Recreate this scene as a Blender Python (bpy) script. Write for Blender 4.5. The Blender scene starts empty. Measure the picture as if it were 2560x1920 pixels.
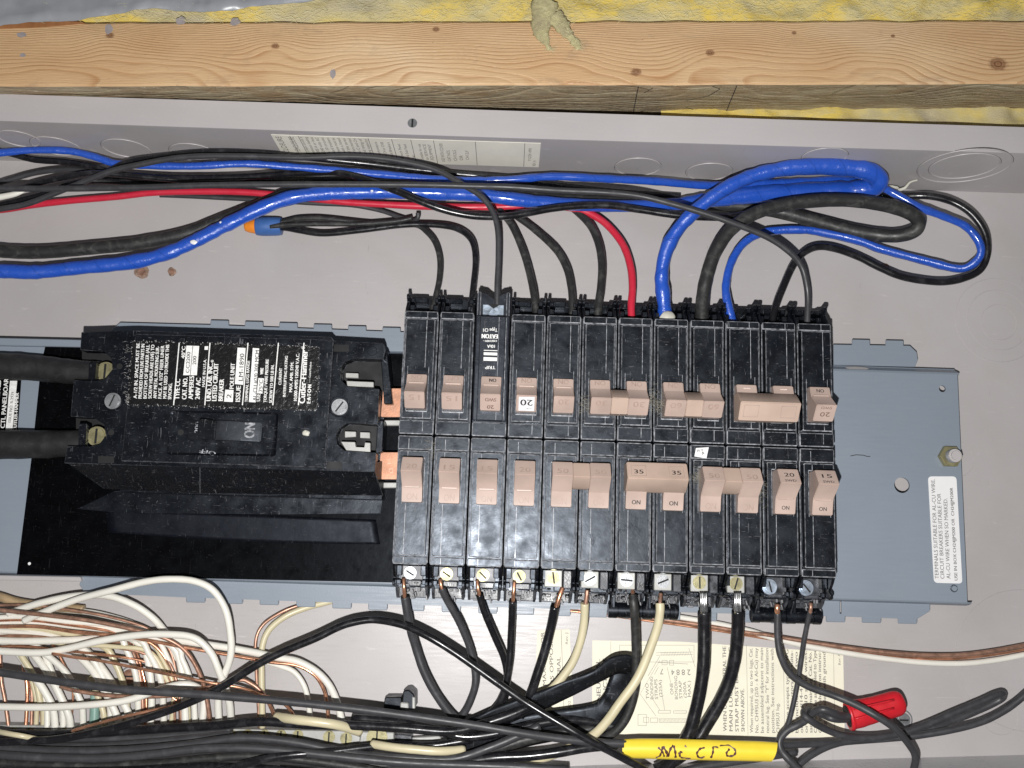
import bpy, bmesh, math, random
from mathutils import Vector, Matrix, noise
random.seed(7)
SC = bpy.context.scene
COL = SC.collection
MM = 0.001

# ------------------------------------------------------------------ camera
CAM_POS = Vector((54.459, 0.0, 547.005))          # millimetres, panel back sheet is z = 0
F = 2400.0                                         # focal length in photo pixels (2560 wide)
RX, RY, RZ = 0.16193, 0.00014, 0.03221
ROT = Matrix.Rotation(RY, 3, 'Y') @ Matrix.Rotation(RX, 3, 'X') @ Matrix.Rotation(RZ, 3, 'Z')
cam = bpy.data.cameras.new('camera')
cam.sensor_width = 36.0
cam.lens = F / 2560 * 36
cam.clip_start = 0.01
cam.clip_end = 20
camo = bpy.data.objects.new('camera', cam)
COL.objects.link(camo)
camo.matrix_world = Matrix.Translation(CAM_POS * MM) @ ROT.to_4x4()
SC.camera = camo
# ------------------------------------------------------------------ light: phone flash + dim room
W = bpy.data.worlds.new('World'); SC.world = W; W.use_nodes = True
W.node_tree.nodes['Background'].inputs[0].default_value = (0.93, 0.96, 1.0, 1)
W.node_tree.nodes['Background'].inputs[1].default_value = 0.085
fl = bpy.data.lights.new('phone_flash', 'POINT')
fl.energy = 14.8; fl.shadow_soft_size = 0.0028; fl.color = (1.0, 0.985, 0.97)
flo = bpy.data.objects.new('phone_flash', fl); COL.objects.link(flo)
flo.location = (CAM_POS + ROT @ Vector((-12, -40, 4))) * MM
SC.view_settings.view_transform = 'Standard'; SC.view_settings.look = 'None'
SC.view_settings.exposure = 0.0; SC.view_settings.gamma = 1
SC.render.engine = 'CYCLES'

# ------------------------------------------------------------------ helpers
def P(px, py, w):
    d = ROT @ Vector(((px - 1280) / F, -(py - 960) / F, -1))
    return CAM_POS + d * ((w - CAM_POS.z) / d.z)
def mmpx(w, py=960): return (CAM_POS.z - w) / F / 0.987
def link(o, parent=None):
    COL.objects.link(o)
    if parent is not None: o.parent = parent
    return o
def tag(o, label=None, cat=None, group=None, kind=None):
    if label: o['label'] = label
    if cat: o['category'] = cat
    if group: o['group'] = group
    if kind: o['kind'] = kind
    return o
def empty(name, loc, rz=0):
    o = bpy.data.objects.new(name, None); o.empty_display_size = 0.01
    o.location = Vector(loc) * MM; o.rotation_euler = (0, 0, rz)
    return link(o)
def smooth_me(me, ang=35):
    for p in me.polygons: p.use_smooth = True
    try: me.set_sharp_from_angle(angle=math.radians(ang))
    except Exception: pass
def to_mesh(name, bm, mats, off=Vector((0, 0, 0)), smooth=False):
    for v in bm.verts: v.co = (v.co - off) * MM
    me = bpy.data.meshes.new(name); bm.to_mesh(me); bm.free()
    for m in (mats if isinstance(mats, (list, tuple)) else [mats]): me.materials.append(m)
    if smooth: smooth_me(me)
    return me
def obj(name, bm, mats, parent=None, local=False, smooth=False):
    """bm in world millimetres (or local to the parent when local=True)"""
    if parent is None:
        if len(bm.verts):
            c = Vector((0, 0, 0))
            for v in bm.verts: c += v.co
            c /= len(bm.verts)
        o = bpy.data.objects.new(name, to_mesh(name, bm, mats, c, smooth)); o.location = c * MM
        return link(o)
    off = Vector((0, 0, 0))
    if not local:
        off = None; M = Matrix.Identity(4); chain = []; p = parent
        while p: chain.append(p); p = p.parent
        for p in reversed(chain): M = M @ Matrix.LocRotScale(Vector(p.location) / MM, p.rotation_euler, None)
        M = M.inverted()
        for v in bm.verts: v.co = M @ v.co
        off = Vector((0, 0, 0))
    return link(bpy.data.objects.new(name, to_mesh(name, bm, mats, off, smooth)), parent)
def bx(bm, x0, x1, y0, y1, z0, z1, bev=0.0, mi=0, seg=1, bmi=None):
    vs = [bm.verts.new((x, y, z)) for z in (z0, z1) for y in (y0, y1) for x in (x0, x1)]
    fs = [bm.faces.new([vs[i] for i in f]) for f in ((0, 2, 3, 1), (4, 5, 7, 6), (0, 1, 5, 4), (2, 6, 7, 3), (0, 4, 6, 2), (1, 3, 7, 5))]
    for f in fs: f.material_index = mi
    if bev > 0:
        es = list({e for f in fs for e in f.edges})
        r = bmesh.ops.bevel(bm, geom=es, offset=bev, segments=seg, affect='EDGES', profile=0.5)
        for f in r['faces']: f.material_index = mi if bmi is None else bmi
    return bm
def prism(bm, pts, z0, z1, bev=0.0, mi=0, top=None, seg=1, bmi=None):
    """pts list of (x,y) mm; z1 is the top; top optional other outline at z1"""
    n = len(pts)
    a = [bm.verts.new((p[0], p[1], z0)) for p in pts]
    b = [bm.verts.new((p[0], p[1], z1)) for p in (top or pts)]
    fs = [bm.faces.new(b), bm.faces.new(a[::-1])]
    for i in range(n): fs.append(bm.faces.new((a[i], a[(i + 1) % n], b[(i + 1) % n], b[i])))
    for f in fs: f.material_index = mi
    if bev > 0:
        es = list({e for f in fs for e in f.edges})
        r = bmesh.ops.bevel(bm, geom=es, offset=bev, segments=seg, affect='EDGES')
        for f in r['faces']: f.material_index = mi if bmi is None else bmi
    bmesh.ops.recalc_face_normals(bm, faces=[f for f in bm.faces])
    return bm
def pp(pts, w): return [tuple(P(x, y, w)[:2]) for x, y in pts]
def profile(bm, prof, x0, x1, bev=0.0, mi=0, seg=1):
    """prof list of (y,z) extruded along x"""
    a = [bm.verts.new((x0, y, z)) for y, z in prof]; b = [bm.verts.new((x1, y, z)) for y, z in prof]
    n = len(prof); fs = [bm.faces.new(a), bm.faces.new(b[::-1])]
    for i in range(n): fs.append(bm.faces.new((a[i], b[i], b[(i + 1) % n], a[(i + 1) % n])))
    for f in fs: f.material_index = mi
    bmesh.ops.recalc_face_normals(bm, faces=fs)
    if bev > 0:
        r = bmesh.ops.bevel(bm, geom=list({e for f in fs for e in f.edges}), offset=bev, segments=seg, affect='EDGES')
        for f in r['faces']: f.material_index = mi
    return bm
def cyl(bm, cx, cy, z0, z1, r, n=20, bev=0.0, mi=0, axis='z', r2=None):
    r2 = r if r2 is None else r2
    def v(a, z, rr):
        u, w = math.cos(a) * rr, math.sin(a) * rr
        if axis == 'z': return (cx + u, cy + w, z)
        if axis == 'x': return (z, cx + u, cy + w)
        return (cx + u, z, cy + w)
    a = [bm.verts.new(v(2 * math.pi * i / n, z0, r)) for i in range(n)]
    b = [bm.verts.new(v(2 * math.pi * i / n, z1, r2)) for i in range(n)]
    fs = [bm.faces.new(b), bm.faces.new(a[::-1])]
    caps = list(fs)
    for i in range(n): fs.append(bm.faces.new((a[i], a[(i + 1) % n], b[(i + 1) % n], b[i])))
    for f in fs: f.material_index = mi
    bmesh.ops.recalc_face_normals(bm, faces=fs)
    if bev > 0:
        es = list({e for f in caps for e in f.edges})
        r_ = bmesh.ops.bevel(bm, geom=es, offset=bev, segments=2, affect='EDGES')
        for f in r_['faces']: f.material_index = mi
    return bm
def ring(bm, c, ax, bx_, R, r, n=40, m=6, a0=0, a1=2 * math.pi, mi=0):
    c = Vector(c); ax = Vector(ax); bx_ = Vector(bx_); nz = ax.cross(bx_)
    closed = abs(a1 - a0 - 2 * math.pi) < 1e-3
    k = n if closed else n + 1
    rows = []
    for i in range(k):
        t = a0 + (a1 - a0) * i / n
        d = ax * math.cos(t) + bx_ * math.sin(t)
        rows.append([bm.verts.new(c + d * (R + r * math.cos(2 * math.pi * j / m)) + nz * (r * math.sin(2 * math.pi * j / m))) for j in range(m)])
    for i in range(n):
        A, B = rows[i], rows[(i + 1) % k]
        for j in range(m):
            f = bm.faces.new((A[j], B[j], B[(j + 1) % m], A[(j + 1) % m])); f.material_index = mi
    return bm
def catmull(pts, sub):
    out = []
    n = len(pts)
    for i in range(n - 1):
        p0 = pts[max(i - 1, 0)]; p1 = pts[i]; p2 = pts[i + 1]; p3 = pts[min(i + 2, n - 1)]
        for s in range(sub):
            t = s / sub
            out.append(0.5 * ((2 * p1) + (p2 - p0) * t + (2 * p0 - 5 * p1 + 4 * p2 - p3) * t * t + (3 * p1 - p0 - 3 * p2 + p3) * t ** 3))
    out.append(pts[-1].copy())
    return out
def tube_bm(pts, radii, n=12, sub=6, bm=None, squash=1.0, wob=.05):
    """pts world mm; radii per pt; swept tube with uv (x around, y along in cm)"""
    bm = bm or bmesh.new()
    uv = bm.loops.layers.uv.verify()
    q = catmull([Vector((p[0], p[1], p[2])) for p in pts], sub)
    rr = [v.x for v in catmull([Vector((r, 0, 0)) for r in radii], sub)]
    rr = [r * (1 + wob * noise.noise(q[i] * .22)) for i, r in enumerate(rr)]
    t = (q[1] - q[0]).normalized()
    up = Vector((0, 0, 1)); nrm = (up - t * up.dot(t)).normalized() if abs(t.z) < 0.95 else Vector((1, 0, 0))
    rows = []; L = 0; lens = []
    for i, p in enumerate(q):
        a = q[max(i - 1, 0)]; b = q[min(i + 1, len(q) - 1)]
        t = (b - a).normalized()
        nrm = (nrm - t * nrm.dot(t)).normalized(); bi = t.cross(nrm)
        if i: L += (q[i] - q[i - 1]).length
        lens.append(L)
        rows.append([bm.verts.new(p + (nrm * math.sin(2 * math.pi * j / n) * squash + bi * math.cos(2 * math.pi * j / n)) * rr[i]) for j in range(n)])
    for i in range(len(rows) - 1):
        for j in range(n):
            f = bm.faces.new((rows[i][j], rows[i][(j + 1) % n], rows[i + 1][(j + 1) % n], rows[i + 1][j]))
            f.smooth = True
            for lp, (uu, vv) in zip(f.loops, ((j / n, lens[i] / 10), ((j + 1) / n, lens[i] / 10), ((j + 1) / n, lens[i + 1] / 10), (j / n, lens[i + 1] / 10))):
                lp[uv].uv = (uu, vv)
    for row, flip in ((rows[0], False), (rows[-1], True)):
        bm.faces.new(row if flip else row[::-1])
    return bm
def wire(name, label, mat, width, pts, cat='wire', group=None, parent=None, n=12, sub=6, squash=1.0):
    """pts (photo px, photo py, height above the back sheet); width in photo px at that depth"""
    w3 = [P(x, y, w) for x, y, w in pts]
    ws = width if isinstance(width, (list, tuple)) else [width] * len(pts)
    ws = [ws[min(i, len(ws) - 1)] for i in range(len(pts))]
    rad = [wd * mmpx(p[2]) / 2 for wd, p in zip(ws, pts)]
    o = obj(name, tube_bm(w3, rad, n=n, sub=sub, squash=squash, wob=.16 if 'blue' in name else .05), mat, parent)
    if parent is None: tag(o, label, cat, group)
    return o

# text -------------------------------------------------------------
_tc = {}
def glyphs(s):
    if s in _tc: return _tc[s]
    cu = bpy.data.curves.new('lettering', 'FONT'); cu.body = s; cu.resolution_u = 3
    o = bpy.data.objects.new('lettering', cu)
    COL.objects.link(o)
    dg = bpy.context.evaluated_depsgraph_get()
    me = bpy.data.meshes.new_from_object(o.evaluated_get(dg))
    vs = [v.co.copy() for v in me.vertices]; fs = [list(p.vertices) for p in me.polygons]
    bpy.data.objects.remove(o); bpy.data.curves.remove(cu); bpy.data.meshes.remove(me)
    _tc[s] = (vs, fs); return _tc[s]
def text3(bm, s, A, B, cap, z=None, fat=0.0):
    """write s from A to B (mm vectors, baseline), letters cap mm high, in the plane z = const"""
    vs, fs = glyphs(s)
    if not vs: return
    xa = min(v.x for v in vs); xb = max(v.x for v in vs)
    d = (B - A); L = d.length; d = d / L; nn = Vector((-d.y, d.x, 0))
    sx = L / (xb - xa); sy = cap / 0.70
    nv = [bm.verts.new(A + d * ((v.x - xa) * sx) + nn * (v.y * sy) + Vector((0, 0, 0))) for v in vs]
    for f in fs:
        try: bm.faces.new([nv[i] for i in f])
        except ValueError: pass
    if fat > 0:   # bold: a second slightly shifted strike
        for k in (1, -1):
            nv = [bm.verts.new(A + d * ((v.x - xa) * sx + k * fat) + nn * (v.y * sy) + Vector((0, 0, 0.004 * k))) for v in vs]
            for f in fs:
                try: bm.faces.new([nv[i] for i in f])
                except ValueError: pass
def tx(bm, s, a, b, cap, w, fat=0.0):
    text3(bm, s, P(a[0], a[1], w), P(b[0], b[1], w), cap * mmpx(w), fat=fat)

# ------------------------------------------------------------------ materials
class NT:
    def __init__(s, m): s.t = m.node_tree; s.n = s.t.nodes; s.l = s.t.links
    def new(s, ty, **k):
        nd = s.n.new(ty)
        for a, b in k.items(): setattr(nd, a, b)
        return nd
    def put(s, sock, v):
        if isinstance(v, bpy.types.NodeSocket): s.l.new(v, sock)
        else: sock.default_value = v
    def math(s, op, a, b=0.0, c=0.0, clamp=False):
        nd = s.new('ShaderNodeMath', operation=op, use_clamp=clamp)
        s.put(nd.inputs[0], a); s.put(nd.inputs[1], b); s.put(nd.inputs[2], c)
        return nd.outputs[0]
    def noise(s, vec, scale, detail=3, rough=.55, dist=0.0):
        nd = s.new('ShaderNodeTexNoise'); s.put(nd.inputs['Vector'], vec)
        nd.inputs['Scale'].default_value = scale; nd.inputs['Detail'].default_value = detail
        nd.inputs['Roughness'].default_value = rough; nd.inputs['Distortion'].default_value = dist
        return nd.outputs[0]
    def ramp(s, fac, stops):
        nd = s.new('ShaderNodeValToRGB'); s.put(nd.inputs[0], fac)
        el = nd.color_ramp.elements
        while len(el) < len(stops): el.new(0.5)
        for e, (p, c) in zip(el, stops):
            e.position = p; e.color = (c, c, c, 1) if isinstance(c, (int, float)) else (*c, 1)
        return nd.outputs[0]
    def mix(s, fac, a, b, blend='MIX'):
        nd = s.new('ShaderNodeMix', data_type='RGBA', blend_type=blend)
        s.put(nd.inputs[0], fac)
        s.put(nd.inputs[6], a if isinstance(a, bpy.types.NodeSocket) else (*a, 1))
        s.put(nd.inputs[7], b if isinstance(b, bpy.types.NodeSocket) else (*b, 1))
        return nd.outputs[2]
    def bump(s, h, strength=.3, dist=.0005):
        nd = s.new('ShaderNodeBump'); nd.inputs['Strength'].default_value = strength; nd.inputs['Distance'].default_value = dist
        s.put(nd.inputs['Height'], h); return nd.outputs[0]
    def coords(s, kind='Object', scale=(1, 1, 1), rot=(0, 0, 0), rnd=False):
        tc = s.new('ShaderNodeTexCoord'); v = tc.outputs[kind]
        if rnd:
            oi = s.new('ShaderNodeObjectInfo')
            cx = s.new('ShaderNodeCombineXYZ')
            s.l.new(s.math('MULTIPLY', oi.outputs['Random'], 7.3), cx.inputs[0]); s.l.new(s.math('MULTIPLY', oi.outputs['Random'], 3.1), cx.inputs[1])
            va = s.new('ShaderNodeVectorMath', operation='ADD'); s.l.new(v, va.inputs[0]); s.l.new(cx.outputs[0], va.inputs[1]); v = va.outputs[0]
        mp = s.new('ShaderNodeMapping'); s.l.new(v, mp.inputs[0]); mp.inputs['Scale'].default_value = scale; mp.inputs['Rotation'].default_value = rot
        return mp.outputs[0]
def mat(name, col, rough=.5, metal=0.0, spec=.5, coat=0.0):
    m = bpy.data.materials.new(name); m.use_nodes = True
    b = m.node_tree.nodes['Principled BSDF']
    b.inputs['Base Color'].default_value = (*col, 1); b.inputs['Roughness'].default_value = rough
    b.inputs['Metallic'].default_value = metal; b.inputs['Specular IOR Level'].default_value = spec
    b.inputs['Coat Weight'].default_value = coat
    return m, NT(m), b
def simple(name, col, rough=.5, metal=0.0, spec=.5, var=.12, scale=300, bump=.1, coat=0.0, rnd=True, rv=.12):
    m, t, b = mat(name, col, rough, metal, spec, coat)
    v = t.coords('Object', rnd=rnd)
    n = t.noise(v, scale, 4)
    lo = tuple(c * (1 - var) for c in col); hi = tuple(min(1, c * (1 + var)) for c in col)
    t.l.new(t.ramp(n, [(.3, lo), (.7, hi)]), b.inputs['Base Color'])
    t.l.new(t.ramp(t.noise(v, scale * .5, 3), [(.3, max(0.03, rough - rv)), (.7, min(1, rough + rv))]), b.inputs['Roughness'])
    if bump: t.l.new(t.bump(t.noise(v, scale * 4, 2), bump, .0002), b.inputs['Normal'])
    return m

def paint_mat(name, col, rough, dirt=(.30, .24, .18), amt=.5):
    m, t, b = mat(name, col, rough)
    v = t.coords('Object')
    base = t.ramp(t.noise(v, 9, 3), [(.3, tuple(c * .93 for c in col)), (.7, tuple(c * 1.05 for c in col))])
    spots = t.ramp(t.noise(v, 70, 5, .65), [(.70, 0.0), (.80, 1.0)])
    c = t.mix(t.math('MULTIPLY', spots, amt * .35), base, dirt)
    hz = t.ramp(t.noise(v, 16, 4, .6, 1.0), [(.52, 0.0), (.72, 1.0)])
    c = t.mix(t.math('MULTIPLY', hz, .12 * amt), c, (.34, .30, .22))
    sv = t.coords('Object', scale=(1, 9, 1), rot=(0, 0, .35)); scr = t.ramp(t.noise(sv, 55, 4, .6, 1.2), [(.66, 0.0), (.70, 1.0)])
    c = t.mix(t.math('MULTIPLY', scr, .30 * amt), c, tuple(min(1, x * 1.45) for x in col))
    sv3 = t.coords('Object', scale=(7, 1, 1), rot=(0, 0, -.2)); scr3 = t.ramp(t.noise(sv3, 70, 4, .6, 1.5), [(.69, 0.0), (.73, 1.0)])
    c = t.mix(t.math('MULTIPLY', scr3, .35 * amt), c, tuple(x * .55 for x in col))
    sm = t.ramp(t.noise(v, 6, 5, .7, .6), [(.40, 0.0), (.70, 1.0)]); c = t.mix(t.math('MULTIPLY', sm, .20 * amt), c, tuple(x * y for x, y in zip(col, (.66, .62, .58))))
    specks = t.ramp(t.noise(v, 900, 2), [(.74, 0.0), (.78, 1.0)])
    c = t.mix(t.math('MULTIPLY', specks, .5), c, tuple(min(1, x * 1.5) for x in col))
    t.l.new(c, b.inputs['Base Color'])
    # brushed scuffs in the gloss
    v2 = t.coords('Object', scale=(4, 60, 1))
    t.l.new(t.ramp(t.noise(v2, 14, 4), [(.25, rough - .10), (.75, rough + .12)]), b.inputs['Roughness'])
    h = t.math('ADD', t.noise(v, 1400, 2), t.math('MULTIPLY', t.noise(v, 30, 2), 2.0))
    t.l.new(t.bump(h, .12, .0003), b.inputs['Normal'])
    return m
M_groove = simple('grimy_groove', (.16, .145, .14), .7, var=.4, scale=300)  # dark line colour around the knockouts
M_panel = paint_mat('warm_grey_enamel', (.458, .436, .434), .36, amt=1.0)
M_flange = paint_mat('warm_grey_enamel_lip', (.47, .445, .448), .5, amt=.45)
M_plate = paint_mat('blue_grey_enamel', (.225, .262, .312), .42, amt=.25)

def plastic_mat(name, col=(.0025, .003, .0042), rough=.38, dust=.07, dust_sheen=(.016, .020, .034), spec=.46, scr=.5):
    m, t, b = mat(name, col, rough, spec=spec)
    b.inputs['Specular Tint'].default_value = (.78, .87, 1.0, 1)
    v = t.coords('Object', rnd=True)
    cloud = t.ramp(t.noise(v, 90, 5, .6, .8), [(.42, 0.0), (.75, 1.0)])
    c = t.mix(t.math('MULTIPLY', cloud, dust * 3), col, dust_sheen)  # dust clouds, tinted bluish so the colour also carries a reflected sheen
    # hair-thin rubbed scratches
    sv = t.coords('Object', scale=(1, 7, 1), rot=(0, 0, .9), rnd=True)
    sc = t.ramp(t.noise(sv, 260, 3, .5, 1.5), [(.655, 0.0), (.70, 1.0)])
    sv2 = t.coords('Object', scale=(9, 1, 1), rot=(0, 0, .1), rnd=True)
    sc2 = t.ramp(t.noise(sv2, 160, 3, .5, .6), [(.665, 0.0), (.71, 1.0)])
    sc = t.math('MAXIMUM', sc, sc2)
    c = t.mix(t.math('MULTIPLY', sc, scr), c, (.16, .16, .17))
    sp = t.ramp(t.noise(v, 1500, 2), [(.76, 0.0), (.80, 1.0)])
    c = t.mix(t.math('MULTIPLY', sp, .7), c, (.30, .29, .26))
    t.l.new(c, b.inputs['Base Color'])
    t.l.new(t.math('ADD', t.ramp(t.noise(v, 120, 4), [(.3, rough - .13), (.7, rough + .10)]), t.math('MULTIPLY', sc, .15)), b.inputs['Roughness'])
    t.l.new(t.bump(t.math('ADD', t.noise(v, 220, 3), t.math('MULTIPLY', t.noise(v, 40, 2), 3)), .22, .0004), b.inputs['Normal'])
    return m
M_black = plastic_mat('black_phenolic_plastic')
M_black2 = plastic_mat('black_satin_plastic', (.003, .0035, .005), .34, .05)
M_newblack = plastic_mat('charcoal_plastic', (.012, .013, .017), .42, .05)
M_edge = simple('rubbed_plastic_edge', (.27, .28, .30), .35, var=.8, scale=420, rv=.2)  # rubbed wear plus flash glare on chamfers, both put into the pale colour
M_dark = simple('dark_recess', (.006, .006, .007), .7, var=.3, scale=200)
M_mbedge = simple('worn_black_edge', (.055, .058, .065), .35, var=.9, scale=600)
M_sheen = plastic_mat('glossy_fibre_barrier', (.003, .0035, .006), .50, .05, (.012, .014, .028), spec=.26, scr=.2)  # bluish haze in the colour stands in for sheen on the sheet
M_sheet = plastic_mat('black_fibre_sheet', (.0015, .0015, .0018), .40, .008, (.012, .012, .015), spec=.07, scr=.06)
M_beige = simple('rosy_beige_plastic', (.475, .362, .312), .38, var=.13, scale=45, bump=.12)
M_beige2 = simple('tan_plastic', (.51, .385, .315), .42, var=.10, scale=45, bump=.08)
M_beigeink = simple('moulded_numeral', (.39, .285, .24), .45, var=.15, scale=400)
M_beigehi = simple('moulded_numeral_light', (.74, .60, .55), .35, var=.1, scale=400)
M_ink = simple('dark_print', (.03, .028, .028), .6, var=.4, scale=900)
M_inkbrown = simple('faded_brown_print', (.20, .13, .11), .6, var=.3, scale=900)
M_white = simple('white_print', (.80, .80, .78), .5, var=.15, scale=900)
M_copper = simple('bare_copper', (.78, .40, .25), .30, .85, var=.25, scale=200, bump=.15)
M_copperdull = simple('brown_oxidised_copper', (.42, .24, .17), .42, .6, var=.3, scale=300)
M_coppersheet = simple('copper_bus_metal', (.50, .25, .155), .5, .35, var=.25, scale=260, bump=.3)
M_zinc = simple('zinc_plated_steel', (.30, .31, .32), .40, .6, var=.12, scale=300, bump=.2)
M_zincblue = simple('bright_zinc_steel', (.42, .49, .58), .36, .8, var=.15, scale=300, bump=.2)
M_brass = simple('yellow_chromate_screw', (.31, .285, .16), .42, .55, var=.15, scale=300, bump=.2)
M_alu = simple('aluminium_lug', (.40, .40, .38), .55, .25, var=.12, scale=300, bump=.25)
M_plateterm = simple('dull_terminal_plate', (.20, .20, .21), .55, .25, var=.25, scale=500, bump=.3)
M_paper = simple('cream_paper_label', (.80, .765, .62), .6, var=.05, scale=60, bump=.05)
M_papershade = simple('aged_paper_label', (.86, .83, .72), .55, var=.05, scale=60, bump=.05)
M_printgrey = simple('grey_print', (.17, .16, .15), .6, var=.35, scale=900)
M_whitelabel = simple('white_vinyl_label', (.80, .80, .80), .42, var=.03, scale=60, bump=.03)
M_silver = simple('silver_foil_sticker', (.86, .86, .88), .45, .1, var=.1, scale=300)
M_yellow = simple('yellow_vinyl_tag', (.86, .66, .05), .42, var=.06, scale=90, bump=.08)
M_marker = simple('brown_marker_ink', (.075, .022, .02), .55, var=.4, scale=700)
M_redcap = simple('red_vinyl_cap', (.56, .012, .022), .42, var=.12, scale=120, bump=.25)
M_nutblue = simple('blue_nut_plastic', (.05, .13, .36), .42, var=.1, scale=150)
M_nutorange = simple('orange_nut_plastic', (.85, .27, .03), .42, var=.1, scale=150)
M_rust = simple('rust_spot', (.24, .16, .12), .8, var=.5, scale=500, bump=.5)
M_white_ins = simple('white_wire_insulation', (.76, .74, .67), .38, var=.05, scale=60, bump=.1)
M_cream_ins = simple('cream_wire_insulation', (.60, .54, .36), .4, var=.07, scale=60, bump=.1)
M_greentape = simple('pale_green_insulation', (.22, .36, .31), .4, var=.15, scale=100)
M_caulk = simple('pale_caulk', (.55, .54, .47), .5, var=.15, scale=200, bump=.5)
M_glaze = simple('grey_plastic_shell', (.05, .053, .062), .38, var=.8, scale=250, bump=.5)
M_strand = simple('stranded_aluminium', (.80, .80, .80), .25, 1.0, var=.1, scale=200)

def ins_mat(name, col, rough=.36, dust=.25, wrap=0.0, dcol=(.13, .13, .14), bumpy=.15, coat=.0):
    m, t, b = mat(name, col, rough, spec=.5, coat=coat); b.inputs['Coat Roughness'].default_value = .12
    v = t.coords('Object', rnd=True)
    d = t.ramp(t.noise(v, 170, 4, .6, .5), [(.5, 0.0), (.78, 1.0)])
    c = t.mix(t.math('MULTIPLY', d, dust), col, dcol)
    sp = t.ramp(t.noise(v, 1100, 2), [(.75, 0.0), (.79, 1.0)])
    c = t.mix(t.math('MULTIPLY', sp, .5), c, tuple(min(1, x + .25) for x in col))
    h = t.math('ADD', t.noise(v, 500, 3), t.math('MULTIPLY', t.noise(v, 90, 2), 3))
    bs = bumpy
    if wrap:
        uv = t.new('ShaderNodeTexCoord').outputs['UV']
        sx = t.new('ShaderNodeSeparateXYZ'); t.l.new(uv, sx.inputs[0])
        ph = t.math('ADD', t.math('MULTIPLY', sx.outputs[1], wrap), sx.outputs[0])
        ph = t.math('ADD', ph, t.math('MULTIPLY', t.noise(v, 25, 2), .35))
        fr = t.math('FRACT', ph)
        line = t.ramp(fr, [(.0, 1.0), (.05, 0.0)])
        c = t.mix(t.math('MULTIPLY', line, .45), c, tuple(x * .45 for x in col))
        h = t.math('ADD', t.math('MULTIPLY', fr, 9.0), h); bs = .9
    t.l.new(c, b.inputs['Base Color'])
    t.l.new(t.ramp(t.noise(v, 140, 3), [(.3, rough - .08), (.7, rough + .14)]), b.inputs['Roughness'])
    t.l.new(t.bump(h, bs, .0003), b.inputs['Normal'])
    return m
M_wire = ins_mat('black_wire_insulation', (.009, .009, .011), .24)
M_wiregrey = ins_mat('charcoal_wire_insulation', (.040, .040, .044), .42, .3)
M_wiredusty = ins_mat('dusty_black_insulation', (.022, .022, .022), .45, .75, bumpy=.5, dcol=(.10, .10, .095))
M_blue = ins_mat('blue_tape_wrap', (.016, .080, .46), .30, .10, wrap=.55, dcol=(.10, .14, .35), coat=.5)
M_bluethin = ins_mat('blue_tape_wrap_fine', (.016, .080, .46), .30, .10, wrap=.9, dcol=(.10, .14, .35), coat=.5)
M_red = ins_mat('red_wire_insulation', (.56, .022, .050), .34, .15, dcol=(.5, .15, .15))
M_rubber = ins_mat('black_rubber_sheath', (.014, .014, .015), .5, .45, dcol=(.055, .05, .05))
M_tape = plastic_mat('black_vinyl_tape', (.006, .006, .0065), .42, .05, spec=.35)
M_sheath = simple('tan_cable_sheath', (.36, .26, .15), .5, var=.25, scale=120)

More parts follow.
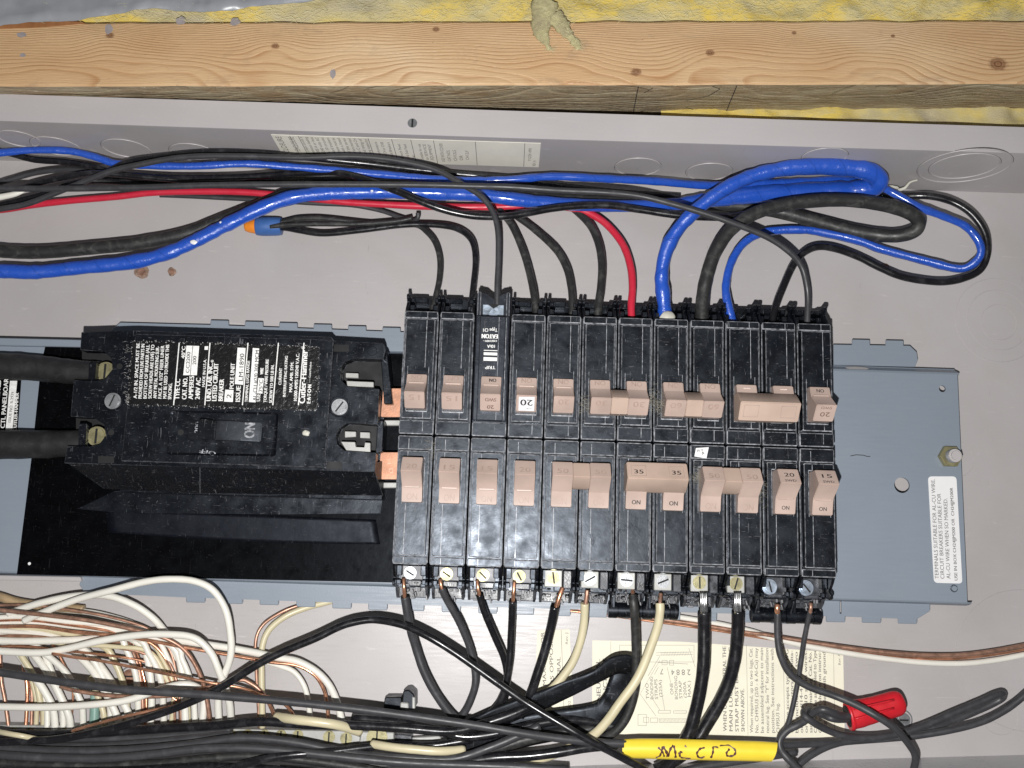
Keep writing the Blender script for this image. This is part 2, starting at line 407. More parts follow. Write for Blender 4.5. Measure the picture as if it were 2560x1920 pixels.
def wood_mat(knots, L, H, side=False):
    """object coords: x along the board, y across, metres"""
    m, t, b = mat('pine_side' if side else 'pine_face', (.6, .36, .18), .55)
    tc = t.new('ShaderNodeTexCoord').outputs['Object']
    sp = t.new('ShaderNodeSeparateXYZ'); t.l.new(tc, sp.inputs[0])
    x, y = sp.outputs[0], (sp.outputs[2] if side else sp.outputs[1])
    v = t.coords('Object', scale=(1, 6, 6))
    # warped height field: bands run along the board and swerve round the knots
    wv = t.coords('Object', scale=(1, 2.2, 2.2))
    fld = t.math('ADD', y, t.math('MULTIPLY', t.math('SUBTRACT', t.noise(wv, 9, 2, .45), .5), .046))
    ybow = t.math('DIVIDE', t.math('SUBTRACT', y, H * MM * .30), H * MM * .5); fld = t.math('ADD', fld, t.math('MULTIPLY', t.math('MULTIPLY', ybow, ybow), .012))
    kmask = None
    for kx, ky, r, amp in knots:
        dx = t.math('SUBTRACT', x, kx); dy = t.math('SUBTRACT', y, ky)
        d2 = t.math('ADD', t.math('MULTIPLY', t.math('MULTIPLY', dx, dx), .30), t.math('MULTIPLY', dy, dy))
        g = t.math('POWER', 2.718, t.math('DIVIDE', t.math('MULTIPLY', d2, -1.0), (r * 2.6) ** 2))
        fld = t.math('ADD', fld, t.math('MULTIPLY', g, amp))
        d = t.math('ADD', t.math('MULTIPLY', t.math('MULTIPLY', dx, dx), .6), t.math('MULTIPLY', dy, dy)); d = t.math('MULTIPLY', d, t.math('ADD', .35, t.math('MULTIPLY', t.noise(tc, 420, 3), 1.5)))
        k = t.math('SUBTRACT', 1.0, t.math('DIVIDE', t.math('SQRT', d), r * .62), clamp=True)
        kmask = k if kmask is None else t.math('MAXIMUM', kmask, k)
    ph = t.math('FRACT', t.math('MULTIPLY', fld, 330.0 if not side else 300.0))
    grain = t.ramp(ph, [(0.0, 0.0), (.55, .18), (.86, 1.0), (.97, .55), (1.0, 0.0)])
    amount = t.ramp(t.noise(t.coords('Object', scale=(1, 3, 3)), 22, 3), [(.35, .15), (.65, .85)])
    fine = t.noise(t.coords('Object', scale=(1, 40, 40)), 60, 3)
    if side:
        c = t.ramp(t.noise(v, 26, 5, .65, .5), [(.30, (.20, .145, .085)), (.48, (.38, .30, .19)), (.64, (.46, .39, .26)), (.8, (.58, .49, .34))])
        c = t.mix(t.math('MULTIPLY', t.ramp(t.noise(v, 120, 4, .7), [(.55, 0.0), (.75, 1.0)]), .5), c, (.15, .12, .06))
        c = t.mix(t.ramp(t.noise(t.coords('Object', scale=(1, 1, 2.5)), 38, 4, .6, 1.0), [(.50, 0.0), (.70, .6)]), c, (.34, .21, .11)); c = t.mix(t.math('MULTIPLY', grain, .05), c, (.2, .13, .07))
    else:
        big = t.noise(t.coords('Object', scale=(1, 2, 2)), 7, 2)
        c = t.ramp(big, [(.30, (.58, .355, .18)), (.55, (.66, .46, .26)), (.72, (.82, .65, .44))])  # palest stop paints sapwood and flash-bright patches into the colour
        c = t.mix(t.math('MULTIPLY', t.math('MULTIPLY', grain, amount), .85), c, (.36, .155, .05))
        c = t.mix(t.math('MULTIPLY', fine, .22), c, (.50, .30, .15))
        dirt = t.ramp(t.noise(t.coords('Object', scale=(1, 2, 1)), 38, 5, .75, .8), [(.58, 0.0), (.72, 1.0)])
        c = t.mix(t.math('MULTIPLY', dirt, .38), c, (.33, .23, .15))
        nick = t.ramp(t.noise(t.coords('Object', scale=(1, 5, 1), rot=(0, 0, .1)), 110, 3, .6, 1.5), [(.70, 0.0), (.74, 1.0)]); c = t.mix(t.math('MULTIPLY', nick, .5), c, (.22, .12, .06))
        kr = t.math('FRACT', t.math('MULTIPLY', kmask, 3.0))
        kc = t.ramp(kr, [(0.0, (.20, .09, .04)), (.6, (.36, .19, .09)), (1.0, (.10, .05, .03))])
        c = t.mix(t.math('MULTIPLY', kmask, 2.2, clamp=True), c, kc)
    if side:
        chip = t.ramp(t.noise(t.coords('Object', scale=(1, 2, 3)), 95, 4, .7, 1.8), [(.60, 0.0), (.66, 1.0)]); c = t.mix(t.math('MULTIPLY', chip, .6), c, (.62, .53, .38))
    t.l.new(c, b.inputs['Base Color'])
    h = t.math('ADD', t.math('MULTIPLY', grain, -.6), t.noise(t.coords('Object', scale=(1, 14, 14)), 120, 4))
    t.l.new(t.bump(h, 1.0 if side else .6, .0012 if side else .0006), b.inputs['Normal'])
    t.l.new(t.ramp(t.noise(v, 60, 3), [(.3, .30), (.7, .62)]), b.inputs['Roughness'])
    return m

# =================================================================== ENCLOSURE
wall = bmesh.new(); bx(wall, -700, 800, -600, 700, -14, -6)
tag(obj('wall', wall, simple('dark_stud_bay', (.10, .09, .08), .9)), 'wall behind the electrical panel', kind='structure')
YT = 214.8; FW = 58.0
enc = empty('electrical_panel_box', P(1268, 1352, 0))
tag(enc, 'large warm grey steel electrical panel box with its cover removed', 'panel box')
b = bmesh.new(); bx(b, -420, 520, -128, YT, -1.2, 0)
obj('back_sheet', b, M_panel, enc)
b = bmesh.new(); bx(b, -420, 520, YT, YT + 1.2, -1.2, FW - 1.2)
obj('side_wall', b, M_panel, enc)
b = bmesh.new()
prism(b, pp([(-260, 224), (0, 235), (640, 255), (1280, 277), (1900, 297), (2560, 318), (2820, 327), (2820, 391), (2560, 383), (1280, 345), (0, 302), (-260, 294)][::-1], FW), FW - 1.2, FW, bev=.25, seg=2)
obj('front_lip', b, M_flange, enc)
# lower side wall of the box, slightly dished
b = bmesh.new()
a0, a1 = P(-200, 1990, 0), P(1500, 1912, 0); a2, a3 = P(1870, 1905, 0), P(2760, 1882, 0)
pts = [a0, a1, a2, a3]
lo = [b.verts.new((p.x, p.y, 0)) for p in pts]; hi = [b.verts.new((p.x, p.y - 3, FW)) for p in pts]
lo2 = [b.verts.new((p.x, p.y - 1.4, -1.2)) for p in pts]; hi2 = [b.verts.new((p.x, p.y - 4.4, FW)) for p in pts]
for i in range(3):
    for A, B in ((lo, hi), (hi, hi2), (hi2, lo2)): b.faces.new((A[i], A[i + 1], B[i + 1], B[i]))
bmesh.ops.recalc_face_normals(b, faces=b.faces[:])
M_low = paint_mat('worn_grey_enamel', (.50, .50, .52), .22, amt=1.0)  # worn box enamel, painted lighter to carry the reflection on this wall
obj('side_wall', b, M_low, enc)
# knockout rings pressed in the side wall
def ko_side(px, cw, R, a0=0, a1=2 * math.pi):
    b = bmesh.new(); x = P(px, 960, cw).x
    x = P(px, 400, cw).x
    ring(b, (x, YT - .02, cw), (1, 0, 0), (0, 0, 1), R, .45, a0=a0, a1=a1, n=44)
    k_ = obj('knockout', b, M_panel, enc, smooth=True)
    b = bmesh.new(); ring(b, (x, YT + .12, cw), (1, 0, 0), (0, 0, 1), R + .55, .22, a0=.3, a1=5.6, n=44); obj('cut_line', b, M_groove, k_, smooth=True)
for px, cw, R in ((40, 34, 11), (135, 25, 13), (312, 25, 13), (482, 22, 13), (1595, 22, 13), (1773, 18, 13), (2062, 45, 12), (2410, 38, 24), (2410, 38, 18)): ko_side(px, cw, R)
def ko_back(px, py, R, a0=0, a1=2 * math.pi):
    b = bmesh.new(); c = P(px, py, 0)
    ring(b, (c.x, c.y, .0), (1, 0, 0), (0, 1, 0), R, .22, a0=a0, a1=a1, n=60)
    k_ = obj('knockout', b, M_panel, enc, smooth=True)
    b = bmesh.new(); ring(b, (c.x, c.y, -.1), (1, 0, 0), (0, 1, 0), R + .5, .22, a0=.4, a1=5.2, n=60); b.free()
ko_back(2495, 800, 25); ko_back(2495, 800, 18); ko_back(2497, 806, 10.5)
ko_back(2388, 1147, 10.5)
ko_back(2560, 1650, 38); ko_back(2500, 1790, 10)
for px, py, w in ((1031, 308, FW),):
    b = bmesh.new(); c = P(px, py, w); cyl(b, c.x, c.y, w - 3, w + .25, 2.9, 24, .3)
    s = obj('lip_screw', b, M_zinc, enc, smooth=True)
    b = bmesh.new(); bx(b, c.x - .5, c.x + .5, c.y - 2.3, c.y + 2.3, w + .2, w + .32); obj('screw_slot', b, M_dark, s)
def blob(px, py, w, rx, ry, h, name, m, parent=None, label=None, cat=None, seed=0, n=22, rot=0):
    rn = random.Random(seed); b = bmesh.new(); c = P(px, py, w); k = mmpx(w)
    rings = []
    wob = [rn.uniform(.72, 1.2) for _ in range(n)]
    wob = [(wob[i - 1] + wob[i] * 2 + wob[(i + 1) % n]) / 4 for i in range(n)]
    for s, hh in ((1, 0), (.85, .55), (.5, .9)):
        row = []
        for i in range(n):
            a = 2 * math.pi * i / n; u = math.cos(a) * rx * k * s * wob[i]; v = math.sin(a) * ry * k * s * wob[i]
            row.append(b.verts.new((c.x + u * math.cos(rot) - v * math.sin(rot), c.y + u * math.sin(rot) + v * math.cos(rot), w + h * hh * rn.uniform(.8, 1.1))))
        rings.append(row)
    for A, B in zip(rings, rings[1:]):
        for i in range(n): b.faces.new((A[i], A[(i + 1) % n], B[(i + 1) % n], B[i]))
    b.faces.new(rings[-1])
    o = obj(name, b, m, parent, smooth=True)
    if label: tag(o, label, cat)
    return o
for i, (px, py, r) in enumerate(((355, 680, 20), (430, 679, 13), (2211, 668, 12))):
    s = blob(px, py, .05, r, r * .85, .35, 'rust_stain', M_rust, enc, seed=i + 3)
    b = bmesh.new(); c = P(px, py, 0); cyl(b, c.x, c.y, 0.2, .9, r * .11, 16, .2); obj('nail_head', b, M_copperdull, s, smooth=True)
for px, py in ((325, 1690), (2257, 1799)):
    t_ = empty('mounting_screw', P(px, py, 0)); tag(t_, 'round screw in the back sheet beside the ' + ('white and copper wires' if px < 999 else 'red wire cap'), 'screw')
    c = P(px, py, 0)
    b = bmesh.new(); cyl(b, c.x, c.y, 0, 1.8, 3.7, 24, .6); obj('screw_head', b, M_zinc if px > 999 else M_copperdull, t_, smooth=True)
    b = bmesh.new(); bx(b, c.x - 2.4, c.x + 2.4, c.y - .45, c.y + .45, 1.75, 1.9); obj('screw_slot', b, M_dark, t_)
    b = bmesh.new(); ring(b, (c.x, c.y, .1), (1, 0, 0), (0, 1, 0), 5, .4); obj('washer', b, M_zinc, t_, smooth=True)

# paper label on the side wall
lab = empty('rating_label', (P(1000, 380, 30).x, YT, 30)); tag(lab, 'long cream rating label stuck on the upper inside wall of the box', 'label')
def SW(px, py):      # point on the side wall plane y = YT for a photo pixel
    d = ROT @ Vector(((px - 1280) / F, -(py - 960) / F, -1)); return CAM_POS + d * ((YT - .25 - CAM_POS.y) / d.y)
q = [SW(674, 335), (SW(1352, 358)), (SW(1354, 410)), (SW(715, 384))]
zt = 51.0; zb = 17.0
xs0, xs1 = SW(676, 335).x, SW(1352, 358).x
b = bmesh.new(); bx(b, xs0, xs1, YT - .25, YT - .05, zb, zt); obj('paper', b, M_papershade, lab)
b = bmesh.new()
def side_text(bm, s, x, za, zb_, cap):
    vs, fs = glyphs(s)
    xa = min(v.x for v in vs); xb = max(v.x for v in vs)
    L = zb_ - za
    nv = [bm.verts.new((x - v.y / .7 * cap, YT - .3, za + (v.x - xa) / (xb - xa) * L)) for v in vs]
    for f in fs:
        try: bm.faces.new([nv[i] for i in f])
        except ValueError: pass
Lx = xs1 - xs0
def fx(px): return xs0 + (px - 676) / (1352 - 676) * Lx
side_text(b, 'ENCLOSURE', fx(699), 20, 49, 3.2); side_text(b, 'TYPE I ENCLOSURE', fx(730), 20, 49, 3.0)
tiny = ['When a main circuit is', 'the continuous loading', 'of 10,000 A or less', 'at 120/240 volts AC', 'for 6 x 10 circuits', 'of standard breakers', 'the enclosure must be', 'fitted with a listed', 'cover of this series', 'and interiors marked', 'for Series C and CH', 'Type and rating of', 'mounting capacity']
for i, s in enumerate(tiny): side_text(b, s, fx(752 + i * 13.6), 19, 49.5, 1.75)
for i, s in enumerate(['In Conformance', 'Type CH or CHB', 'Circuit Breakers']): side_text(b, s, fx(938 + i * 16), 22, 46, 1.7)
for i, s in enumerate(['Branch Panel', 'and Sub Feed', 'No.']): side_text(b, s, fx(996 + i * 15), 24, (44 if i < 2 else 30), 1.7)
for i, s in enumerate(['Suitable for use', 'as SERVICE', 'EQUIPMENT']): side_text(b, s, fx(1048 + i * 13), 23, 45, 1.7)
for i, (s, e) in enumerate([('USE WITH COVER', 47), ('CAT NOS.', 38), ('CH12LS', 38), ('OR', 31), ('CH12LF', 38)]): side_text(b, s, fx(1104 + i * 16), 21 + i, e, 1.9)
side_text(b, 'Y1224 490', fx(1330), 26, 44, 1.7); side_text(b, 'REV. A', fx(1343), 19, 27, 1.7)
obj('lettering', b, M_printgrey, lab)
b = bmesh.new()
for px in (722, 744, 919, 978, 1026, 1083, 1188, 1312): bx(b, fx(px) - .15, fx(px) + .15, YT - .31, YT - .26, zb + .5, zt - .5)
obj('rule_lines', b, M_printgrey, lab)

# =================================================================== STUD, INSULATION, PLASTIC
def wxy(px, py, w=68): v = P(px, py, w); return v
SL = P(-120, 215, 68); SR = P(2700, 208, 68)
ang = math.atan2(SR.y - SL.y, SR.x - SL.x)
stud = empty('wooden_stud', SL); stud.rotation_euler = (0, 0, ang)
tag(stud, 'knotty pine stud running across the top of the photo above the panel', 'stud')
Ls = (SR - SL).length
TL = P(-120, 52, 68); Hs = (TL - SL).length * .985
ca, sa = math.cos(-ang), math.sin(-ang)
def SLoc(px, py):
    d = P(px, py, 68) - SL; return (d.x * ca - d.y * sa, d.x * sa + d.y * ca)
kn = []
for (px, py, r, amp) in ((275, 88, 3.6, -.012), (688, 115, 3.4, -.012), (1090, 73, 3.0, .011), (1590, 180, 4.6, .013), (1775, 132, 3.8, -.011), (1985, 82, 2.2, .008), (2232, 90, 2.0, -.008), (2495, 160, 7.5, .018), (240, 178, 4.5, -.006), (830, 178, 1.6, .006)):
    lx, ly = SLoc(px, py); kn.append((lx * MM, ly * MM, r * MM, amp * .7))
b = bmesh.new()
# front board face subdivided and gently uneven, so its arrises are not ruler straight
nx = 160
rows = []
for i in range(nx + 1):
    x = Ls * i / nx
    wob = noise.noise(Vector((x * .03, 0, 3))) * .5; wob2 = noise.noise(Vector((x * .05, 5, 3))) * .9
    prof = [(wob, 30 - 68), (wob + .15 * 0, -1.0), (wob + 1.0, 0.0), (Hs - 1.6 + wob2 * .6, 0.0), (Hs + wob2, -1.6), (Hs + wob2, 30 - 68)]
    rows.append([b.verts.new((x, y, z)) for y, z in prof])
for i in range(nx):
    for j in range(5):
        f = b.faces.new((rows[i][j], rows[i + 1][j], rows[i + 1][j + 1], rows[i][j + 1])); f.material_index = 1 if j == 0 else 0
bmesh.ops.recalc_face_normals(b, faces=b.faces[:])
obj('board', b, [wood_mat(kn[:8], Ls, Hs), wood_mat(kn[3:4], Ls, Hs, side=True)], stud, local=True)
# pencil marks on the lower side of the stud
b = bmesh.new()
def side_stroke(bm, pxs, wid=.5):
    # strokes on the stud's lower side face (local y ~ 0)
    pts = []
    for px, py in pxs:
        d = ROT @ Vector(((px - 1280) / F, -(py - 960) / F, -1))
        n_ = Vector((-math.sin(ang), math.cos(ang), 0)); t_ = (SL - CAM_POS).dot(n_) / d.dot(n_)
        h = CAM_POS + d * t_ - SL; pts.append(Vector((h.x * ca - h.y * sa, -.12, h.z)))
    for a, c in zip(pts, pts[1:]):
        dd = (c - a); pr = Vector((-dd.z, 0, dd.x)).normalized() * wid / 2
        bm.faces.new([bm.verts.new(v) for v in (a - pr, c - pr, c + pr, a + pr)])
for st in ([(1596, 216), (1590, 245), (1583, 282)], [(1842, 214), (1825, 255), (1812, 290)], [(1610, 232), (1640, 215), (1660, 214)], [(1650, 222), (1670, 245), (1710, 252), (1770, 240), (1800, 222), (1780, 215)], [(1715, 268), (1760, 282), (1795, 290)], [(1590, 280), (1640, 272), (1680, 275)]):
    side_stroke(b, st)
obj('pencil_mark', b, M_ink, stud, local=True)
# grey specks of primer on the face
for i, (px, py, rx, ry) in enumerate(((272, 72, 11, 15), (452, 52, 14, 13), (588, 55, 14, 13), (55, 87, 14, 8), (57, 138, 9, 6), (832, 185, 8, 14))):
    b = bmesh.new(); k = mmpx(68); lx, ly = SLoc(px, py); rn = random.Random(i)
    vs = [b.verts.new((lx + math.cos(a * .5236) * rx * k * rn.uniform(.75, 1.1), ly + math.sin(a * .5236) * ry * k * rn.uniform(.75, 1.1), .12)) for a in range(12)]
    b.faces.new(vs); obj('grey_smear', b, simple('grey_primer_smear', (.30, .27, .27), .6), stud, local=True)

b = bmesh.new()
pts = [SLoc(x, y) for x, y in ((-20, 50), (60, 51), (130, 53), (205, 55), (213, 59), (160, 64), (90, 69), (-20, 73))]
vs = [b.verts.new((x, y, .35)) for x, y in pts]; lo = [b.verts.new((x, y, -1)) for x, y in pts]
b.faces.new(vs)
for i in range(8): b.faces.new((vs[i], vs[(i + 1) % 8], lo[(i + 1) % 8], lo[i]))
bmesh.ops.recalc_face_normals(b, faces=b.faces[:]); obj('bark_edge', b, simple('orange_brown_bark_edge', (.30, .13, .05), .6, var=.4, scale=80), stud, local=True)
# insulation
m, t, bs = mat('yellow_glass_wool', (.5, .4, .12), .9)
v = t.coords('Object'); vs_ = t.coords('Object', scale=(1, 2.5, 1))
c = t.ramp(t.noise(vs_, 14, 5, .6, .5), [(.32, (.44, .39, .28)), (.44, (.50, .42, .19)), (.56, (.66, .49, .09)), (.66, (.57, .48, .22)), (.80, (.54, .49, .36))])
c = t.mix(t.ramp(t.noise(vs_, 45, 5, .7), [(.5, 0.0), (.75, .65)]), c, (.40, .36, .26))
fb = t.coords('Object', scale=(1, 5, 1), rot=(0, 0, .25)); fib = t.ramp(t.noise(fb, 160, 4, .6, 2), [(.45, 0.0), (.75, 1.0)])
c = t.mix(t.math('MULTIPLY', fib, .25), c, (.74, .68, .44))
t.l.new(c, bs.inputs['Base Color']); t.l.new(t.bump(t.math('ADD', t.noise(v, 60, 4, .6), fib), .32, .0015), bs.inputs['Normal'])
M_wool = m
m, t, bs = mat('dusty_glass_wool', (.3, .28, .15), .9)
v = t.coords('Object'); c = t.ramp(t.noise(v, 90, 5, .7), [(.3, (.24, .20, .13)), (.6, (.42, .38, .20)), (.8, (.55, .50, .33))])
t.l.new(c, bs.inputs['Base Color']); t.l.new(t.bump(t.noise(v, 300, 4, .7), .9, .001), bs.inputs['Normal'])
M_wooldirty = m
def wool_sheet(name, x0, x1, y_lo, y_hi, z_lo, z_hi, amp, m, label=None, parent=None, nx=300, ny=24, seed=0):
    """a lumpy batt surface: y_lo(x), y_hi(x) in mm; rounded towards its lower edge"""
    b = bmesh.new(); g = []
    for i in range(nx + 1):
        x = x0 + (x1 - x0) * i / nx; row = []
        for j in range(ny + 1):
            s = j / ny
            yy = y_lo(x) + (y_hi(x) - y_lo(x)) * s
            prof = math.sqrt(max(0, 1 - (1 - min(1, s * 2.2)) ** 2))
            z = z_lo + (z_hi - z_lo) * prof
            z += amp * noise.fractal(Vector((x * .045, yy * .08, seed)), 1.0, 2.1, 5) * (0.3 + prof)
            yy2 = yy + noise.noise(Vector((x * .18, yy * .2, seed + 7))) * amp * .35
            row.append(b.verts.new((x, yy2, z)))
        g.append(row)
    for i in range(nx):
        for j in range(ny):
            f = b.faces.new((g[i][j], g[i + 1][j], g[i + 1][j + 1], g[i][j + 1])); f.smooth = True
    o = obj(name, b, m, parent)
    if label: tag(o, label, 'insulation')
    return o
def stud_top(x): return TL.y + (x - TL.x) * math.tan(ang)
batt = wool_sheet('insulation_batt', P(-100, 20, 60).x, P(2700, 20, 60).x, lambda x: stud_top(x) - 5.2, lambda x: stud_top(x) + 60, 52, 66, 4.0, M_wool, 'yellow glass wool batt above the wooden stud')
sb = P(1900, 300, 36)
wool_sheet('insulation_batt', P(1650, 300, 33).x, P(2750, 300, 33).x, lambda x: YT + 8, lambda x: SL.y + (x - SL.x) * math.tan(ang) + 4, 22, 38, 3.0, M_wool, 'thin strip of yellow glass wool squeezed between stud and box lip at right', nx=140, ny=14, seed=4)
# loose fibres on the batt
b = bmesh.new(); rn = random.Random(3)
def fibre(bm, p, L, wd, rn, zj=1.0):
    a = rn.uniform(-.7, .7) + (math.pi if rn.random() < .5 else 0); k = rn.uniform(-1.2, 1.2)
    prev = None; q = Vector(p)
    for i in range(5):
        d = Vector((math.cos(a + k * i / 4), math.sin(a + k * i / 4), rn.uniform(-.25, .25) * zj))
        n_ = Vector((-d.y, d.x, 0)).normalized() * wd * (1 - abs(i - 2) / 3.2)
        cur = (bm.verts.new(q - n_), bm.verts.new(q + n_))
        if prev: bm.faces.new((prev[0], prev[1], cur[1], cur[0]))
        prev = cur; q = q + d * L / 4
for i in range(2600):
    x = rn.uniform(P(120, 20, 60).x, P(2600, 20, 60).x); y = stud_top(x) + rn.uniform(-.6, 12) 
    fibre(b, (x, y, rn.uniform(66.5, 70)), rn.uniform(2, 6.5), .055, rn)
M_lint = simple('grey_brown_lint', (.30, .27, .20), .7, var=.5, scale=300, bump=0)
M_fib = simple('glass_fibre_strand', (.74, .68, .40), .6, var=.3, scale=50, bump=0)
tag(obj('insulation_fibres', b, M_fib), 'loose glass wool fibres along the top of the stud', 'fibres', kind='stuff')
# hanging tuft
def tuft(name, label, path, widths, seed, m=M_wooldirty, fib=160, cat='insulation tuft'):
    root = None
    rn = random.Random(seed); b = bmesh.new()
    pts = [P(*p) for p in path]; rad = [w_ * mmpx(p[2]) / 2 for w_, p in zip(widths, path)]
    tube_bm(pts, rad, n=18, sub=10, bm=b, squash=.45)
    for v in b.verts:
        nn = noise.noise_vector(v.co * .55 + Vector((seed, 0, 0))); v.co += Vector((nn.x, nn.y, nn.z * .5)) * 1.1
    root = obj(name, b, m); tag(root, label, cat)
    b = bmesh.new()
    for i in range(fib):
        k = rn.randrange(len(pts)); p = pts[k]
        fibre(b, p + Vector((rn.gauss(0, rad[k] * .6), rn.gauss(0, rad[k] * .6), rad[k] * .45 + rn.uniform(0, 1.2))), rn.uniform(1.5, 5), .05, rn)
    o = obj('fibres', b, M_fib, root); o['kind'] = 'stuff'
    return root
tuft('insulation_tuft', 'dirty yellow glass wool tuft hanging down over the front of the stud', [(1362, 5, 71), (1358, 40, 71), (1352, 75, 70), (1362, 100, 70), (1374, 125, 69)], [70, 62, 46, 24, 6], 2)
tuft('insulation_tuft', 'smaller glass wool wisp curling right beside the hanging tuft', [(1385, 40, 71), (1405, 65, 70.5), (1425, 90, 70), (1440, 108, 70), (1448, 122, 69)], [50, 40, 26, 22, 8], 5)
# plastic film at top left
b = bmesh.new(); edge = [(-60, 66), (30, 56), (110, 50), (200, 44), (260, 36), (340, 24), (400, 18), (470, 24), (520, 27), (580, 22), (640, 10), (760, 0), (860, -22)]
q = catmull([P(x, y, 73) for x, y in edge], 8); g = []
for i, p in enumerate(q):
    row = []
    for j in range(9):
        y = p.y + j * 6
        row.append(b.verts.new((p.x, y, 70.5 + 2.2 * noise.noise(Vector((p.x * .05, y * .12, 1))) + 1.2 * noise.noise(Vector((p.x * .16, y * .3, 4))) + (0 if j else 1.1))))
    g.append(row)
for i in range(len(g) - 1):
    for j in range(8):
        f = b.faces.new((g[i][j], g[i + 1][j], g[i + 1][j + 1], g[i][j + 1])); f.smooth = True
m = simple('grey_poly_film', (.27, .28, .30), .28, var=.12, scale=60, bump=.4)
o = tag(obj('vapour_barrier', b, m), 'grey plastic vapour barrier film lying over the insulation at top left', 'plastic film')
sol = o.modifiers.new('thick', 'SOLIDIFY'); sol.thickness = .0003

# =================================================================== INTERIOR PAN
pan = empty('interior_pan', P(2250, 1200, 15)); tag(pan, 'blue grey steel interior pan that carries all the breakers', 'mounting pan')
PZ = 15.0; TZ = 9.0
b = bmesh.new()
# main face as an outline with the right edge and holes cut by building it in strips
xr = P(2405, 1200, PZ).x; xl = -300.0; yt = P(2300, 934, PZ).y; yb = P(2300, 1502, PZ).y
hx, hy, hr = P(2255, 1213, PZ).x, P(2255, 1213, PZ).y, 4.3
kx_, ky_, kr = P(2356, 972, PZ).x, P(2356, 972, PZ).y, 1.9
def sheet_with_hole(bm, x0, x1, y0, y1, hx, hy, hr, z, th, n=32):
    hole = [(hx + hr * math.cos(2 * math.pi * i / n), hy + hr * math.sin(2 * math.pi * i / n)) for i in range(n)]
    outer = []
    for i in range(n):
        a = 2 * math.pi * i / n; dx, dy = math.cos(a), math.sin(a)
        ts = []
        if dx > 1e-9: ts.append((x1 - hx) / dx)
        if dx < -1e-9: ts.append((x0 - hx) / dx)
        if dy > 1e-9: ts.append((y1 - hy) / dy)
        if dy < -1e-9: ts.append((y0 - hy) / dy)
        t_ = min(ts); outer.append((hx + dx * t_, hy + dy * t_, a))
    for zz in (z, z - th):
        H = [bm.verts.new((p[0], p[1], zz)) for p in hole]; O = [bm.verts.new((p[0], p[1], zz)) for p in outer]
        C = {k: bm.verts.new((k[0], k[1], zz)) for k in ((x0, y0), (x1, y0), (x1, y1), (x0, y1))}
        for i in range(n):
            j = (i + 1) % n
            bm.faces.new((H[i], O[i], O[j], H[j]))
            ax, ay = outer[i][0], outer[i][1]; bx2, by2 = outer[j][0], outer[j][1]
            if abs(ax - bx2) > 1e-6 and abs(ay - by2) > 1e-6:
                cx_ = x1 if max(ax, bx2) > x1 - 1e-6 else x0; cy_ = y1 if max(ay, by2) > y1 - 1e-6 else y0
                bm.faces.new((O[i], C[(cx_, cy_)], O[j]))
        if zz == z: top = H
    for i in range(n): bm.faces.new((top[i], top[(i + 1) % n], H[(i + 1) % n], H[i]))
xm1 = P(2290, 1200, PZ).x; xm0 = 215.0
sheet_with_hole(b, xm0, xm1, yb, yt, hx, hy, hr, PZ, 1.4)
ysp = (ky_ + P(2372, 1139, PZ).y) / 2
sheet_with_hole(b, xm1, xr, ysp, yt, kx_, ky_, kr, PZ, 1.4)
bx(b, xm1, xr, yb, ysp, PZ - 1.4, PZ)
bx(b, xl, xm0, yb, yt + .3, PZ - 1.4, PZ)
bmesh.ops.recalc_face_normals(b, faces=b.faces[:])
obj('pan_face', b, M_plate, pan)
# bent edges: short slope down to the tabbed flanges
b = bmesh.new()
profile(b, [(yt, PZ), (yt + 1.2, PZ - .5), (yt + 3.6, TZ + .6), (yt + 4.4, TZ), (yt + 4.4, TZ - 1.2), (yt + 3.0, TZ - .6), (yt + .4, PZ - 1.9), (yt, PZ - 1.4)], xl, P(2398, 930, PZ).x)
profile(b, [(yb, PZ), (yb - .8, PZ - .6), (yb - 1.2, TZ), (yb - 2.2, TZ - .8), (yb - .8, PZ - 1.9), (yb, PZ - 1.4)], xl, P(2430, 1515, PZ).x)
obj('bent_edge', b, M_plate, pan)
def tab_flange(poly, tabs, up, zz=TZ, name='tab_flange'):
    b = bmesh.new(); prism(b, pp(poly, zz), zz - 1.2, zz, bev=.2); obj(name, b, M_plate, pan)
    for (x0, y0, x1, y1, x2, y2, x3, y3) in tabs:
        b = bmesh.new(); prism(b, pp([(x0, y0), (x1, y1), (x2, y2), (x3, y3)], zz + .02), zz - 1.18, zz + .02, bev=.35); obj('tab', b, M_plate, pan)
def top_tabs(xs, h=14, w_=47):
    o = []
    for x, y in xs: o.append((x, y + 9, x + 1, y - h + 1, x + w_ - 1, y - h + 2, x + w_, y + 10))
    return o
tt = [(525, 813), (611, 816), (697, 819), (783, 823), (869, 827), (955, 831)] + [(1041 + 88 * i, 834 + 3 * i) for i in range(9)]
tab_flange([(262, 852), (272, 832), (300, 806), (520, 812), (1000, 830), (2080, 866), (2080, 912), (1000, 878), (300, 856)][::-1], top_tabs(tt), True)
tab_flange([(2084, 861), (2275, 864), (2292, 880), (2295, 900), (2288, 917), (2084, 912)][::-1], top_tabs([(2130, 861), (2214, 863)], 14, 46), True)
bt = [(464, 1492), (558, 1495), (648, 1498), (740, 1503), (830, 1507), (920, 1511)] + [(1012 + 91.5 * i, 1513 + 3.2 * i) for i in range(11)]
bt2 = [(2065, 1541), (2155, 1543), (2245, 1545)]
def bot_tabs(xs, h=15, w_=49):
    return [(x, y - 8, x + w_, y - 7, x + w_ - 1, y + h, x + 1, y + h - 1) for x, y in xs]
tab_flange([(205, 1440), (1000, 1460), (2100, 1500), (2100, 1541), (1000, 1512), (450, 1493), (212, 1482), (198, 1462)], bot_tabs(bt), False)
tab_flange([(2104, 1499), (2325, 1505), (2325, 1528), (2292, 1548), (2200, 1545), (2104, 1541)], bot_tabs(bt2), False)
